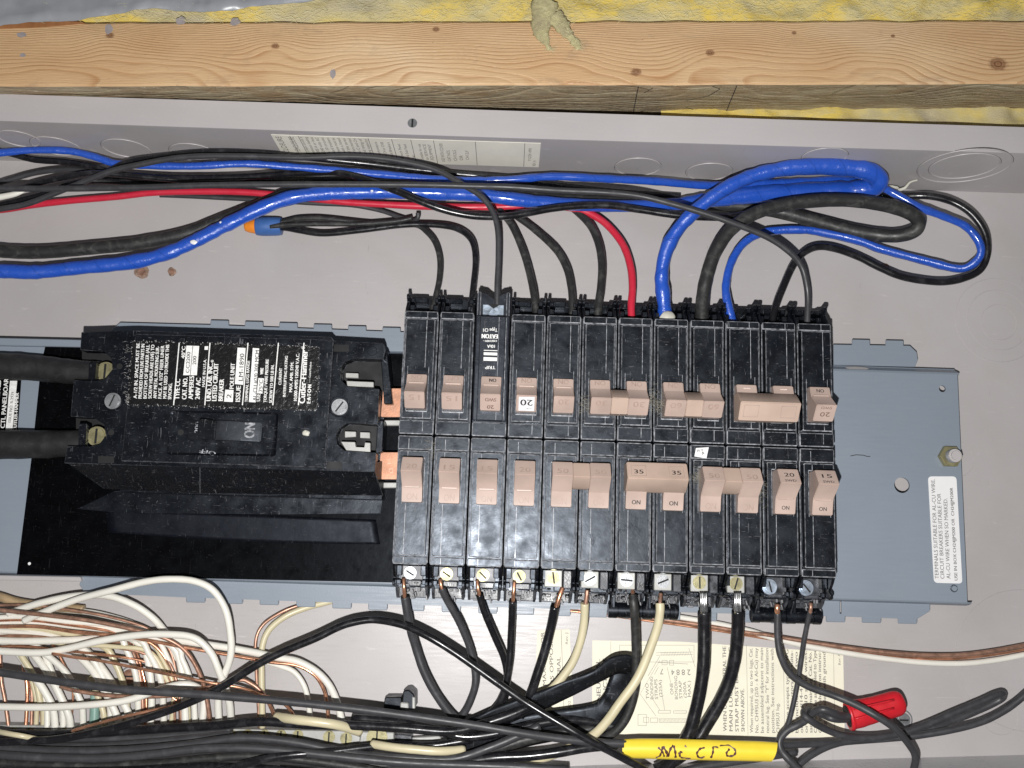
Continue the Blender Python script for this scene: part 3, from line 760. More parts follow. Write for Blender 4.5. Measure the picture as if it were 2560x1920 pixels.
# left hand folded rails and label panel
b = bmesh.new(); prism(b, pp([(-60, 843), (232, 850), (232, 868), (-60, 862)], 18), 12, 18, bev=.4); obj('rail', b, M_plate, pan)
b = bmesh.new(); prism(b, pp([(-60, 1437), (200, 1442), (203, 1454), (-60, 1450)], 12), 4, 12, bev=.4); obj('rail', b, M_panel, pan)
# oval slot in the bend
b = bmesh.new(); c = P(2142, 918, 12.6)
n = 28; vs = [b.verts.new((c.x + 6.6 * math.cos(2 * math.pi * i / n), yt + 2.35 + 1.15 * math.sin(2 * math.pi * i / n), 12.75 - 2.35 * math.sin(2 * math.pi * i / n) * .5 + .25)) for i in range(n)]
b.faces.new(vs); bmesh.ops.recalc_face_normals(b, faces=b.faces[:]); obj('oval_slot', b, M_panel, pan)
c = P(2384, 1471, PZ); b = bmesh.new(); cyl(b, c.x, c.y, PZ - .2, PZ + 1.2, 2.1, 20, .7); obj('rivet', b, M_plate, pan, smooth=True)
c = P(54, 1409, PZ + 1)
# pencil squiggle on the pan
b = bmesh.new(); pts = [P(x, y, PZ + .06) for x, y in ((2126, 1140), (2140, 1137), (2158, 1138), (2168, 1141), (2176, 1141))]
for a, c2 in zip(pts, pts[1:]):
    d = (c2 - a).normalized(); nn = Vector((-d.y, d.x, 0)) * .22; b.faces.new([b.verts.new(v_) for v_ in (a - nn, c2 - nn, c2 + nn, a + nn)])
obj('pencil_mark', b, M_ink, pan)
# stud bolt
bo = empty('hex_nut_stud', P(2374, 1139, PZ)); tag(bo, 'brassy hex nut on a threaded stud at the right edge of the blue grey pan', 'nut and bolt')
c = P(2371, 1142, PZ); b = bmesh.new(); cyl(b, c.x, c.y, PZ, PZ + 4, 6.3, 6, .4); obj('nut', b, M_brass, bo)
b = bmesh.new(); cyl(b, c.x, c.y, PZ + 4, PZ + 9.5, 3.6, 24, 1.1); obj('stud_tip', b, M_panel, bo, smooth=True)
b = bmesh.new()
for z in (PZ + 4.6, PZ + 5.6, PZ + 6.6, PZ + 7.6): ring(b, (c.x, c.y, z), (1, 0, 0), (0, 1, 0), 3.6, .22, n=24)
obj('thread', b, M_zinc, bo, smooth=True)
# white label on the pan
wl = empty('terminal_label', P(2360, 1320, PZ)); tag(wl, 'white rounded label about AL-CU wire at the right edge of the blue grey pan', 'label')
def rounded(pts, r, n=6):
    out = []; m_ = len(pts)
    for i in range(m_):
        a, p, c = Vector(pts[i - 1]), Vector(pts[i]), Vector(pts[(i + 1) % m_])
        u = (a - p).normalized(); v = (c - p).normalized()
        for k in range(n + 1):
            t_ = k / n; q0 = p + u * r; q1 = p + v * r
            out.append(tuple((1 - t_) ** 2 * q0 + 2 * t_ * (1 - t_) * p + t_ ** 2 * q1))
    return out
b = bmesh.new(); prism(b, rounded(pp([(2320, 1191), (2391, 1191), (2406, 1459), (2335, 1457)], PZ + .2), 2.2), PZ + .01, PZ + .2); obj('label_sheet', b, M_whitelabel, wl)
b = bmesh.new(); w_ = PZ + .26
for s, a, c, cap in (('TERMINALS SUITABLE FOR AL-CU WIRE.', (2347, 1447), (2337, 1198), 9.5), ('CIRCUIT BREAKERS SUITABLE FOR', (2361, 1447), (2352, 1234), 9.5), ('AL-CU WIRE WHEN SO MARKED.', (2376, 1447), (2368, 1246), 9.5)): tx(b, s, a, c, cap, w_, fat=.02)
tx(b, 'USE IN BOX CH24JJM200 OR  CH24JJM200R', (2394, 1451), (2382, 1219), 7.5, w_, fat=.06)
obj('lettering', b, M_printgrey, wl)

# black fibre sheet under the main breaker
b = bmesh.new()
prism(b, pp([(113, 866), (1010, 885), (1010, 1457), (42, 1436), (78, 1150), (98, 957), (100, 920)][::-1], PZ + 1.1), PZ + .4, PZ + 1.1)
sh = tag(obj('insulating_sheet', b, M_sheet), 'black fibre insulating sheet lying on the pan under the main breaker', 'insulating sheet')
b = bmesh.new(); c = P(74, 1409, PZ + 1.1); cyl(b, c.x, c.y, PZ + 1.1, PZ + 1.6, .8, 14, .2); obj('pin_hole', b, M_whitelabel, sh, smooth=True)
# black nameplate at far left
npl = empty('nameplate', P(20, 1015, PZ)); tag(npl, 'black nameplate with white lettering at the far left between the two service cables', 'label')
b = bmesh.new(); prism(b, pp([(-70, 935), (53, 940), (48, 1010), (42, 1092), (-70, 1092)][::-1], PZ + .5), PZ + .02, PZ + .5); obj('plate', b, M_sheet, npl)
w_ = PZ + .56; b = bmesh.new()
prism(b, pp([(25, 952), (43, 952), (31, 1075), (14, 1076)][::-1], w_), w_ - .03, w_); obj('white_field', b, M_white, npl)
b = bmesh.new(); tx(b, 'CLASS CTL PANELBOARD', (8, 1120), (22, 935), 11, w_ + .02, fat=.1); tx(b, 'CUTLER-HAMMER', (41, 1077), (47, 982), 8, w_ + .02, fat=.1)
tx(b, 'PANELBOARD LISTED', (-12, 1100), (3, 950), 14, w_ + .02, fat=.15)
obj('lettering', b, M_white, npl)
b = bmesh.new(); tx(b, 'ISSUE NO. B-2939', (27, 1056), (35, 980), 7, w_ + .04, fat=.05); obj('print', b, M_printgrey, npl)

# =================================================================== MAIN BREAKER
mb = empty('main_breaker', P(550, 1000, PZ)); tag(mb, 'large black two pole main breaker with a text plate and a horizontal handle', 'main breaker')
DK = 46.0
lug_T = [(200, 877), (210, 873), (262, 877), (280, 895), (283, 925), (262, 950), (240, 953), (186, 951)]
lug_B = [(176, 1041), (235, 1043), (262, 1060), (266, 1090), (250, 1112), (228, 1117), (170, 1115)]
body = [(203, 830), (238, 830), (330, 828), (340, 826), (828, 842), (832, 853), (958, 858), (962, 880),
        (958, 898), (880, 896), (860, 905), (848, 925), (850, 950), (868, 968), (948, 972),
        (944, 1062), (868, 1056), (848, 1068), (838, 1090), (842, 1112), (860, 1128), (940, 1132), (937, 1180),
        (800, 1176), (500, 1168), (160, 1158), (168, 1115), (228, 1117), (250, 1112), (266, 1090), (262, 1060), (235, 1043), (176, 1041), (184, 951), (240, 953), (262, 950), (283, 925), (280, 895), (262, 877), (200, 875)]
base = [(203, 830), (238, 830), (330, 828), (340, 826), (828, 842), (832, 853), (958, 858), (965, 1180), (962, 1245), (930, 1252), (380, 1232), (262, 1224), (150, 1150), (180, 960)]
b = bmesh.new(); prism(b, pp(body[::-1], DK), DK - 9, DK, bev=.3, bmi=1)
obj('cover', b, [M_black2, M_mbedge], mb)
# lower skirt spreading towards the pan
b = bmesh.new()
topo = pp([(218, 850), (330, 840), (950, 866), (940, 1178), (500, 1167), (165, 1160)][::-1], DK - 5)
topo = pp([(300, 1150), (936, 1160), (936, 1178), (500, 1166), (166, 1157), (172, 1148), (230, 1149)][::-1], DK - 1.0)
boto = pp([(300, 1140), (962, 1150), (958, 1240), (500, 1234), (262, 1223), (185, 1176), (230, 1149)][::-1], 29)
prism(b, boto, 29, DK - 1.0, top=topo, bev=.3, bmi=1); 
obj('skirt', b, [M_black2, M_mbedge], mb)
b = bmesh.new(); prism(b, pp([(300, 860), (835, 875), (835, 990), (962, 1000), (955, 1250), (300, 1230)][::-1], 29.1), PZ + 1.2, 29.1, bev=.3); obj('base', b, M_black2, mb)
# foot flange blade at lower left and a second lower step
b = bmesh.new(); prism(b, pp([(288, 1226), (958, 1240), (952, 1284), (700, 1286), (300, 1282), (190, 1272), (215, 1262)][::-1], 17.6), PZ + 1.2, 17.6, bev=.15)
obj('foot', b, M_black2, mb)
b = bmesh.new()   # thin strip added below the breaker to suggest sheen on the sheet
r0 = [P(x, y, 17 + z) for x, y, z in ((300, 1284, 0), (420, 1300, 2), (600, 1308, 3), (780, 1310, 3), (935, 1300, 3))]
g = []
for i in range(33):
    t_ = i / 32; row = []
    xa = P(260 + 680 * t_, 1280, 18).x
    for j in range(9):
        s = j / 8; y = P(500, 1282 + 66 * s * (.86 + .14 * math.sin(t_ * 2.6)), 17).y - t_ * .6
        row.append(b.verts.new((xa + s * 3, y, PZ + 1.2 + .7 * (1 + math.cos(s * math.pi)) / 2 * min(1, (1 - t_) * 4 + .05) * min(1, t_ * 4 + .05) + .25 * noise.noise(Vector((xa * .2, y * .2, 0))))))
    g.append(row)
for i in range(32):
    for j in range(8):
        f = b.faces.new((g[i][j], g[i][j + 1], g[i + 1][j + 1], g[i + 1][j])); f.smooth = True
bmesh.ops.recalc_face_normals(b, faces=b.faces[:])
o = tag(obj('sheen_strip', b, M_sheen), 'thin black strip added to suggest sheen on the sheet below the main breaker', 'insulating sheet')
so = o.modifiers.new('thick', 'SOLIDIFY'); so.thickness = .0004
# raised middle cover
b = bmesh.new(); prism(b, pp([(338, 834), (834, 849), (812, 1169), (302, 1153)][::-1], DK + 2.6), DK - .5, DK + 2.6, bev=.45, bmi=1); obj('centre_cover', b, [M_black2, M_mbedge], mb)
# label plate
LP = DK + 3.0
b = bmesh.new(); prism(b, rounded(pp([(331, 852), (799, 867), (792, 1026), (318, 1012)][::-1], LP), 1.0), LP - .42, LP, bev=.22, bmi=1); 
m, t, bsd = mat('black_foil_plate', (.012, .012, .013), .3)
v = t.coords('Object'); blis = t.noise(v, 420, 4, .6, .8)
cc = t.mix(t.ramp(blis, [(.58, 0.0), (.8, .22)]), (.006, .006, .007), (.08, .08, .08)); t.l.new(cc, bsd.inputs['Base Color'])
t.l.new(t.bump(blis, .5, .0006), bsd.inputs['Normal'])
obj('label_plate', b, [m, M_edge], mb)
# peeling dusty rim
b = bmesh.new(); rn = random.Random(9)
rim = [(331, 852), (799, 867), (792, 1026), (318, 1012)]
for i in range(4):
    A_, B_ = Vector(rim[i]), Vector(rim[(i + 1) % 4]); L_ = (B_ - A_).length
    for k in range(int(L_ * .30)):
        q_ = A_ + (B_ - A_) * rn.random(); p = P(q_.x + rn.gauss(0, 2.2), q_.y + rn.gauss(0, 2.2), LP + .05)
        r_ = rn.uniform(.06, .32); n0 = rn.randrange(3, 6); ph = rn.random() * 6
        b.faces.new([b.verts.new((p.x + r_ * math.cos(ph + 6.283 * j / n0) * rn.uniform(.6, 1.6), p.y + r_ * math.sin(ph + 6.283 * j / n0), p.z)) for j in range(n0)])
for i in range(60):
    p = P(318 + rn.gauss(0, 4), rn.uniform(850, 1010), LP + .06); fibre(b, p, rn.uniform(.6, 2), .06, rn, .3)
o = obj('flaking_rim', b, simple('grey_flaking_foil', (.36, .35, .34), .6, var=.5, scale=900), mb); o['kind'] = 'stuff'
WH = bmesh.new(); w_ = LP + .06
def whitebox(bm, pts): prism(bm, pp(pts, w_), w_ - .03, w_)
# reading-up columns: baseline px at the bottom, leaning with the panel
def col(s, x, y0, y1, cap=9.5, fat=.06):
    k = -.045
    tx(WH, s, (x, y0), (x + (y0 - y1) * .055, y1), cap, w_, fat)
for i, (s, y1) in enumerate([('A-1/2 IN. SPACE MUST BE', 858), ('PROVIDED FROM LIVE PARTS IN', 860), ('BOTTOM OF BREAKER (ALL', 862), ('SCREW HEADS ARE LIVE) TO', 862), ('ANY METAL MOUNTING SUR-', 866), ('FACE. A 1/32" FIBER LINER', 864), ('MAY BE USED TO PROVIDE THIS', 862), ]):
    col(s, 342 + i * 12.3, 996, y1, 8.6, .07)
col('SPACING.', 342 + 7 * 12.3, 998, 958, 8.6, .07)
col('TYPE CC', 448, 998, 948, 11.5, .12); col('CAT. NO.', 466, 998, 944, 11.5, .12); col('40°C', 462, 896, 866, 9, .1)
col('AMPERES', 482, 998, 940, 11.5, .12); col('240V AC', 499, 998, 945, 11.5, .12); col('MADE IN U.S.A.', 512, 967, 898, 7, .06); col('1', 520, 874, 866, 9, .1)
col('UND. LAB. INC.', 527, 1002, 908, 11.5, .12); col('®', 534, 906, 900, 7, .05); col('LISTED CIRCUIT', 541, 1002, 908, 11.5, .12); col('BREAKER', 557, 1002, 948, 11.5, .12)
col('POLE UNIT', 584, 972, 908, 10.5, .1); col('ISSUE', 600, 1004, 965, 11.5, .12)
col('TERMINAL LUGS RANGE', 619, 1005, 902, 7, .06); col('USE', 650, 1003, 985, 9, .08); col('WIRE', 658, 936, 920, 8, .08)
col('TORQUE / WIRE PRESSURE', 666, 1006, 898, 7.6, .07); col('SCREW TO 500 LB IN.', 680, 1007, 912, 7.6, .07)
col('CURRENT', 703, 962, 920, 7, .06); col('INTERRUPTING RATING', 714, 992, 890, 7, .06); col('MAX. AMB. SYM.', 730, 980, 905, 7.5, .07); col('10,000 AMPS 120/240 V.A.C.', 742, 1002, 884, 8, .08)
col('Cutler-Hammer', 762, 1008, 876, 15, .16); col('®', 762, 873, 866, 8, .05)
col('E·A·T·O·N', 776, 1008, 962, 9, .14); col('—— Control Products', 776, 957, 905, 5, .02)
for (x0, x1) in ((434, 448), (512, 525), (606, 620), (682, 696), (746, 760)):   # rules
    p0, p1 = P(x0, 1013, w_), P(x1, 857, w_); d = (p1 - p0).normalized(); nn = Vector((-d.y, d.x, 0)) * .28
    WH.faces.new([WH.verts.new(v_) for v_ in (p0 + nn, p0 - nn, p1 - nn, p1 + nn)])
whitebox(WH, [(458, 938), (466, 864), (498, 865), (492, 938)][::-1])
whitebox(WH, [(560, 1004), (563, 974), (584, 975), (582, 1005)][::-1])
whitebox(WH, [(587, 960), (594, 869), (614, 870), (608, 962)][::-1])
whitebox(WH, [(622, 1005), (632, 870), (648, 871), (639, 1006)][::-1])
whitebox(WH, [(642, 983), (646, 945), (660, 946), (656, 984)][::-1])
obj('lettering', WH, M_white, mb)
b = bmesh.new(); w2 = w_ + .03
for s, x, y0, y1, cap in (('CC2200', 473, 932, 880, 9), ('200', 490, 912, 890, 9), ('2', 578, 996, 985, 12), ('LM-1890', 607, 952, 884, 11), ('AL-CU #2/0 300 MCM', 641, 1002, 876, 9.5), ('75°C', 656, 980, 949, 9.5)):
    tx(b, s, (x, y0), (x + (y0 - y1) * .055, y1), cap, w2, .05)
p0, p1 = P(475.5, 938, w2), P(482, 865, w2); nn = Vector((.15, 0, 0)); b.faces.new([b.verts.new(v_) for v_ in (p0 - nn, p0 + nn, p1 + nn, p1 - nn)])
obj('box_lettering', b, M_ink, mb)
# handle recess: raised rounded frame, dished floor and rocker
b = bmesh.new(); HZ = DK + 2.6
out = rounded(pp([(425, 1026), (697, 1031), (690, 1142), (416, 1137)][::-1], HZ), 2.0); inn = rounded(pp([(431, 1031), (691, 1036), (684, 1136), (422, 1131)][::-1], HZ), 1.6)
A_ = [b.verts.new((p[0], p[1], HZ - .2)) for p in out]; B_ = [b.verts.new((p[0], p[1], HZ + .8)) for p in [((o_[0] * 2 + i_[0]) / 3, (o_[1] * 2 + i_[1]) / 3) for o_, i_ in zip(out, inn)]]; C_ = [b.verts.new((p[0], p[1], HZ + .1)) for p in inn]
for X, Y in ((A_, B_), (B_, C_)):
    for i in range(len(X)): b.faces.new((X[i], X[(i + 1) % len(X)], Y[(i + 1) % len(X)], Y[i]))
b.faces.new(C_); bmesh.ops.recalc_face_normals(b, faces=b.faces[:]); obj('handle_surround', b, M_black2, mb, smooth=True)
hd = bmesh.new()
x0 = P(472, 1080, HZ).x; xs_ = [x0, P(510, 1080, HZ).x, P(512, 1080, HZ).x, P(545, 1080, HZ).x, P(610, 1080, HZ).x, P(655, 1080, HZ).x]
zs = [HZ + 1.2, HZ + 2.0, HZ + 11, HZ + 5.0, HZ + 4.4, HZ + 1.5]
yT = P(560, 1052, HZ + 4).y; yB = P(560, 1100, HZ + 4).y
profs = [(x, z) for x, z in zip(xs_, zs)] + [(xs_[-1], HZ), (xs_[0], HZ)]
a = [hd.verts.new((x, yB, z)) for x, z in profs]; c = [hd.verts.new((x, yT, z)) for x, z in profs]; n = len(profs)
fs = [hd.faces.new(a), hd.faces.new(c[::-1])] + [hd.faces.new((a[i], c[i], c[(i + 1) % n], a[(i + 1) % n])) for i in range(n)]
bmesh.ops.recalc_face_normals(hd, faces=fs); bmesh.ops.bevel(hd, geom=hd.edges[:], offset=.5, segments=2, affect='EDGES')
hdl = obj('handle', hd, M_tape, mb, smooth=True)
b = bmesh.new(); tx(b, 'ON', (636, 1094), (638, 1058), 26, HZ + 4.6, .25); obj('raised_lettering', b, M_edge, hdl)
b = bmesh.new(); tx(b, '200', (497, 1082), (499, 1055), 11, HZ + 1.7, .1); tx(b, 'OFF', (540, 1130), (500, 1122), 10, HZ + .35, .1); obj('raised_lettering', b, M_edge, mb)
for px, py in ((452, 1081), (278, 1081), (299, 916)):
    b = bmesh.new(); zz = HZ + .14 if px > 400 else DK + .02; c = P(px, py, zz); cyl(b, c.x, c.y, zz, zz + .06, 1.6, 18); obj('pin_hole', b, M_dark, mb)
for px, py, r, zz in ((228, 853, 12, DK), (213, 983, 12, DK), (190, 1138, 12, DK), (930, 877, 12, DK), (920, 1030, 11, DK)):
    b = bmesh.new(); c = P(px, py, zz); k = r * mmpx(zz); ring(b, (c.x, c.y, zz), (1, 0, 0), (0, 1, 0), k, .14); obj('moulded_ring', b, M_black2, mb, smooth=True)
for x0, y0, x1, y1 in ((834, 861, 872, 879), (816, 1154, 855, 1173), (245, 1140, 285, 1158)):
    b = bmesh.new(); prism(b, pp([(x0, y0), (x1, y0 + 1), (x1, y1), (x0, y1)][::-1], DK + .05), DK - .2, DK + .05); obj('moulded_pad', b, M_dark, mb)
for px, py, seed in ((284, 1003, 2), (850, 1018, 3)):
    s = empty('cover_screw', P(px, py, DK)); s.parent = None
    c = P(px, py, DK)
    bpy.data.objects.remove(s)
    b = bmesh.new(); cyl(b, c.x, c.y, DK - .5, DK + 2.2, 4.3, 28, 1.0); s = obj('cover_screw', b, M_zinc, mb, smooth=True)
    b = bmesh.new(); A0 = math.radians(70 if seed == 2 else 55); d = Vector((math.cos(A0), math.sin(A0), 0)); nn = Vector((-d.y, d.x, 0)) * .42; q_ = Vector((c.x, c.y, DK + 2.24))
    b.faces.new([b.verts.new(v_) for v_ in (q_ - d * 3.2 - nn, q_ + d * 3.2 - nn, q_ + d * 3.2 + nn, q_ - d * 3.2 + nn)]); obj('screw_slot', b, M_dark, s)
    b = bmesh.new(); ring(b, (c.x - .5, c.y + .5, DK), (1, 0, 0), (0, 1, 0), 5.4, .35); obj('screw_well', b, M_black2, mb, smooth=True)
# lug pockets: floor, wall and metal lug
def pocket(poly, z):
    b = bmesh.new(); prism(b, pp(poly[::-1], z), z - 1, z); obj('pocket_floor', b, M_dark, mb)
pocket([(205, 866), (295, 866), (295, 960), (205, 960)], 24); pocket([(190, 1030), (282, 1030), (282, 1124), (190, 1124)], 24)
pocket([(836, 880), (962, 884), (958, 990), (836, 985)], 26); pocket([(826, 1040), (950, 1044), (946, 1144), (826, 1140)], 30)
for px, py, z in ((262, 928, DK - 7), (240, 1090, DK - 6)):
    b = bmesh.new(); c = P(px, py, z); cyl(b, c.x, c.y, z - 4, z, 5.2, 24, .8); l = obj('lug_screw', b, M_brass, mb, smooth=True)
    b = bmesh.new(); bx(b, c.x - .6, c.x + .6, c.y - 4, c.y + 4, z - .1, z + .06); obj('screw_slot', b, M_dark, l)
for x0, y0, x1, y1 in ((222, 905, 240, 950), (197, 1058, 216, 1115)):
    b = bmesh.new(); prism(b, pp([(x0, y0), (x1, y0), (x1 - 3, y1), (x0 - 2, y1)][::-1], DK - 3), DK - 10, DK - 3, bev=.4); obj('pocket_rib', b, M_black2, mb)
for poly, z in (([(866, 952), (934, 955), (934, 968), (868, 966)], DK - 5), ([(864, 932), (896, 933), (896, 945), (864, 944)], DK - 11), ([(852, 1104), (888, 1105), (888, 1119), (912, 1120), (912, 1106), (926, 1107), (926, 1132), (868, 1130)], DK - 4), ([(862, 1078), (890, 1079), (890, 1092), (862, 1094)], DK - 9), ([(900, 1080), (925, 1081), (925, 1096), (900, 1095)], DK - 9)):
    b = bmesh.new(); prism(b, pp(poly[::-1], z), z - 2.5, z, bev=.25); obj('lug', b, M_alu, mb)
blob(765, 1083, DK + 2.65, 10, 8, .8, 'paint_drip', M_caulk, mb, seed=8)
# right end block side cheeks
b = bmesh.new(); prism(b, pp([(950, 868), (968, 878), (982, 1010), (960, 1010)][::-1], 38), 24, 38, bev=.4); obj('end_cheek', b, M_black2, mb)
b = bmesh.new(); prism(b, pp([(944, 1050), (960, 1052), (956, 1130), (938, 1135)][::-1], 38), 24, 38, bev=.4); obj('end_cheek', b, M_black2, mb)

# copper bus bars between main and branch breakers
for i, (x0, y0, x1, y1, lb) in enumerate(((952, 971, 1012, 1042, 'upper copper bus tongue between main breaker and branch breakers'), (946, 1131, 1005, 1198, 'lower copper bus tongue between main breaker and branch breakers'))):
    t_ = empty('bus_bar', P(x0, y0, 30)); tag(t_, lb, 'bus bar')
    b = bmesh.new(); prism(b, pp([(x0 + 6, y0), (x1, y0), (x1, y1), (x0, y1)][::-1], 33), 30.5, 33, bev=.35, seg=2); obj('copper_tongue', b, M_coppersheet, t_)
    b = bmesh.new(); prism(b, pp([(x0 - 4, y1 + 8), (x1, y1 + 8), (x1, y1 + 22), (x0 + 8, y1 + 22)][::-1], 25), 22, 25, bev=.4); obj('clip', b, M_alu, t_)
    b = bmesh.new(); tx(b, 'N', (x0 + 20, y0 + 18), (x0 + 22, y0 + 30), 10, 33.1); tx(b, 'D', (x0 + 26, y1 - 26), (x0 + 28, y1 - 14), 10, 33.1); obj('stamp', b, M_copperdull, t_)

# =================================================================== BRANCH BREAKERS
PITCH = 19.05; X0 = -4.5; V0 = 53.0
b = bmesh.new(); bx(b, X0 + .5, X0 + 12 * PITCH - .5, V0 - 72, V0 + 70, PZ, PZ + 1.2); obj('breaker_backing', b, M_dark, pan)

def ltext(bm, s, o, width, cap, tilt=0.0, fat=0.0, lift=.04):
    """text centred at local o=(x,d,z); runs along +x, caps toward -d (inward); tilt = z rise per mm inward"""
    vs, fs = glyphs(s); xa = min(v.x for v in vs); xb = max(v.x for v in vs)
    sx = width / (xb - xa); sy = cap / .7; n_ = math.sqrt(1 + tilt * tilt)
    for k in ((0,) if fat == 0 else (0, 1, -1)):
        nv = [bm.verts.new((o[0] + (v.x - (xa + xb) / 2) * sx + k * fat, -o[1] + v.y * sy / n_, o[2] + v.y * sy / n_ * tilt + lift + .004 * k)) for v in vs]
        for f in fs:
            try: bm.faces.new([nv[i] for i in f])
            except ValueError: pass

def housing_bm(seed):
    b = bmesh.new(); rn = random.Random(seed)
    j = lambda a: rn.uniform(-a, a)
    bx(b, .35, 18.7, -66, -.2, 16, 45, .35)
    bx(b, 1.75, 17.35, -61.8, -8.4, 44, 50, .5, bmi=1)
    for xx in (.45, 18.0): bx(b, xx, xx + .6, -65.5, -1, 44.5, 46.6, .22, bmi=1)
    bx(b, .55, 18.5, -7.7, -.5, 44, 48 + j(.15), .5, bmi=1)
    bx(b, .75, 18.3, -66.4, -62.5, 44, 47.6, .5, bmi=1)
    # split line of the two shell halves and the shallow side steps
    sx = 6.1 + j(.15)
    for (d0, d1, z) in ((8.9, 12.6, 50), (35.6, 61.4, 50), (2.0, 7.4, 48), (62.9, 66, 47.6)):
        bx(b, sx - .14, sx + .14, -d1, -d0, z - .2, z + .12, mi=1)  # seam glare is painted in with the pale edge colour
    for xx in (1.75, 16.95):
        bx(b, xx, xx + .4, -61.0, -9.2, 49.2, 50.5, .12, bmi=1)
    # end walls round the terminal, hooked fins
    for xx, th in ((.35, 1.5), (17.2, 1.5)):
        profile(b, [(-66, 45), (-69.5, 42.5), (-73.6, 38.0), (-75.4, 41.2), (-77.2, 41.0), (-78.2, 38.4), (-77.4, 33), (-79.6, 24), (-80, 17), (-66, 17)], xx, xx + th, .25)
    bx(b, 1.6, 17.4, -79.3, -66, 17, 24, .3)
    for xx in (1.8, 14.3): bx(b, xx, xx + 2.9, -72.6, -67.2, 24, 36.5 + j(.5), .4)
    for xx in (1.8, 14.9): bx(b, xx, xx + 2.2, -77.2, -74.8, 24, 33 + j(.5), .3)
    bx(b, 8.2, 17.2, -78.6, -75.4, 24, 29 + j(1), .4)
    bmesh.ops.recalc_face_normals(b, faces=b.faces[:])
    return b
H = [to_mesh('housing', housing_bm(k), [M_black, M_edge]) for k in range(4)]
HNEW = None
def toggle_bm(wide=0):
    b = bmesh.new()
    profile(b, [(-13.0, 49.2), (-12.6, 59.6), (-20.0, 66), (-26.8, 56.4), (-28, 55.8), (-35.0, 54.2), (-35.3, 49.2)], 4.5, 14.85, .34, seg=2)
    return b
TG = to_mesh('toggle', toggle_bm(), M_beige, smooth=True)
b = bmesh.new(); profile(b, [(-13.0, 49.2), (-12.7, 58.8), (-20.0, 66), (-25.6, 57.2), (-26.6, 56.6), (-31.0, 54.6), (-31.3, 49.2)], 4.5, 14.85, .34, seg=2); TGT = to_mesh('toggle', b, M_beige, smooth=True)
b = bmesh.new(); profile(b, [(-22, 49.2), (-24, 58.5), (-26.6, 56.6), (-31.0, 54.6), (-31.3, 49.2)], 4.5, 14.85, .34, seg=2); LEGT = to_mesh('toggle', b, M_beige, smooth=True)
b = bmesh.new(); profile(b, [(-13.2, 50), (-12.9, 59.6), (-20.2, 65.9), (-25.6, 58.2), (-25.8, 50)], 14.98, 23.42, .3, seg=2); TIE = to_mesh('handle_tie', b, M_beige2, smooth=True)
b = bmesh.new(); profile(b, [(-12.0, 50.5), (-11.6, 60.5), (-20.2, 66.8), (-26.2, 58.6), (-26.4, 50.5)], 3.9, 34.5, .4, seg=2); WIDE = to_mesh('common_handle', b, M_beige2, smooth=True)
b = bmesh.new(); profile(b, [(-22, 49.2), (-24, 58.5), (-28, 55.8), (-35.0, 54.2), (-35.3, 49.2)], 4.5, 14.85, .34, seg=2); LEG = to_mesh('toggle', b, M_beige, smooth=True)
b = bmesh.new(); bx(b, 5.6, 13.7, -28.0, -27.0, 55.7, 56.5, .22); LIP = to_mesh('toggle_lip', b, M_beige)
b = bmesh.new(); bx(b, 5.6, 13.7, -26.6, -25.7, 56.4, 57.3, .22); LIPT = to_mesh('toggle_lip', b, M_beige)
def window_bm():
    b = bmesh.new()
    bx(b, 4.0, 15.3, -12.5, -11.9, 50, 50.25, .08); bx(b, 4.0, 4.25, -36, -11.9, 50, 50.25, .08); bx(b, 15.05, 15.3, -36, -11.9, 50, 50.25, .08)
    return b
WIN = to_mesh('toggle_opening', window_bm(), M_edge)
def screw_mesh(r, m, ang, raised=False, z=36, x=8.8, d=72.3):
    b = bmesh.new(); cyl(b, x, -d, z - 3, z, r, 26, .7); cyl(b, x, -d, z - 3.6, z - 1.6, r * 1.22, 26, .2)
    me = to_mesh('terminal_screw', b, m, smooth=True)
    b = bmesh.new(); dv = Vector((math.cos(ang), math.sin(ang), 0)); nn = Vector((-dv.y, dv.x, 0)) * .42; q_ = Vector((x, -d, z + .03)); L_ = r * .86
    b.faces.new([b.verts.new(v_) for v_ in (q_ - dv * L_ - nn, q_ + dv * L_ - nn, q_ + dv * L_ + nn, q_ - dv * L_ + nn)])
    return me, to_mesh('screw_slot', b, M_dark)
def lk(name, me, parent, x=0.0):
    o = bpy.data.objects.new(name, me); o.location = (x * MM, 0, 0); return link(o, parent)
SCR = {'zinc': M_zinc, 'brass': M_brass, 'blue': M_zincblue}
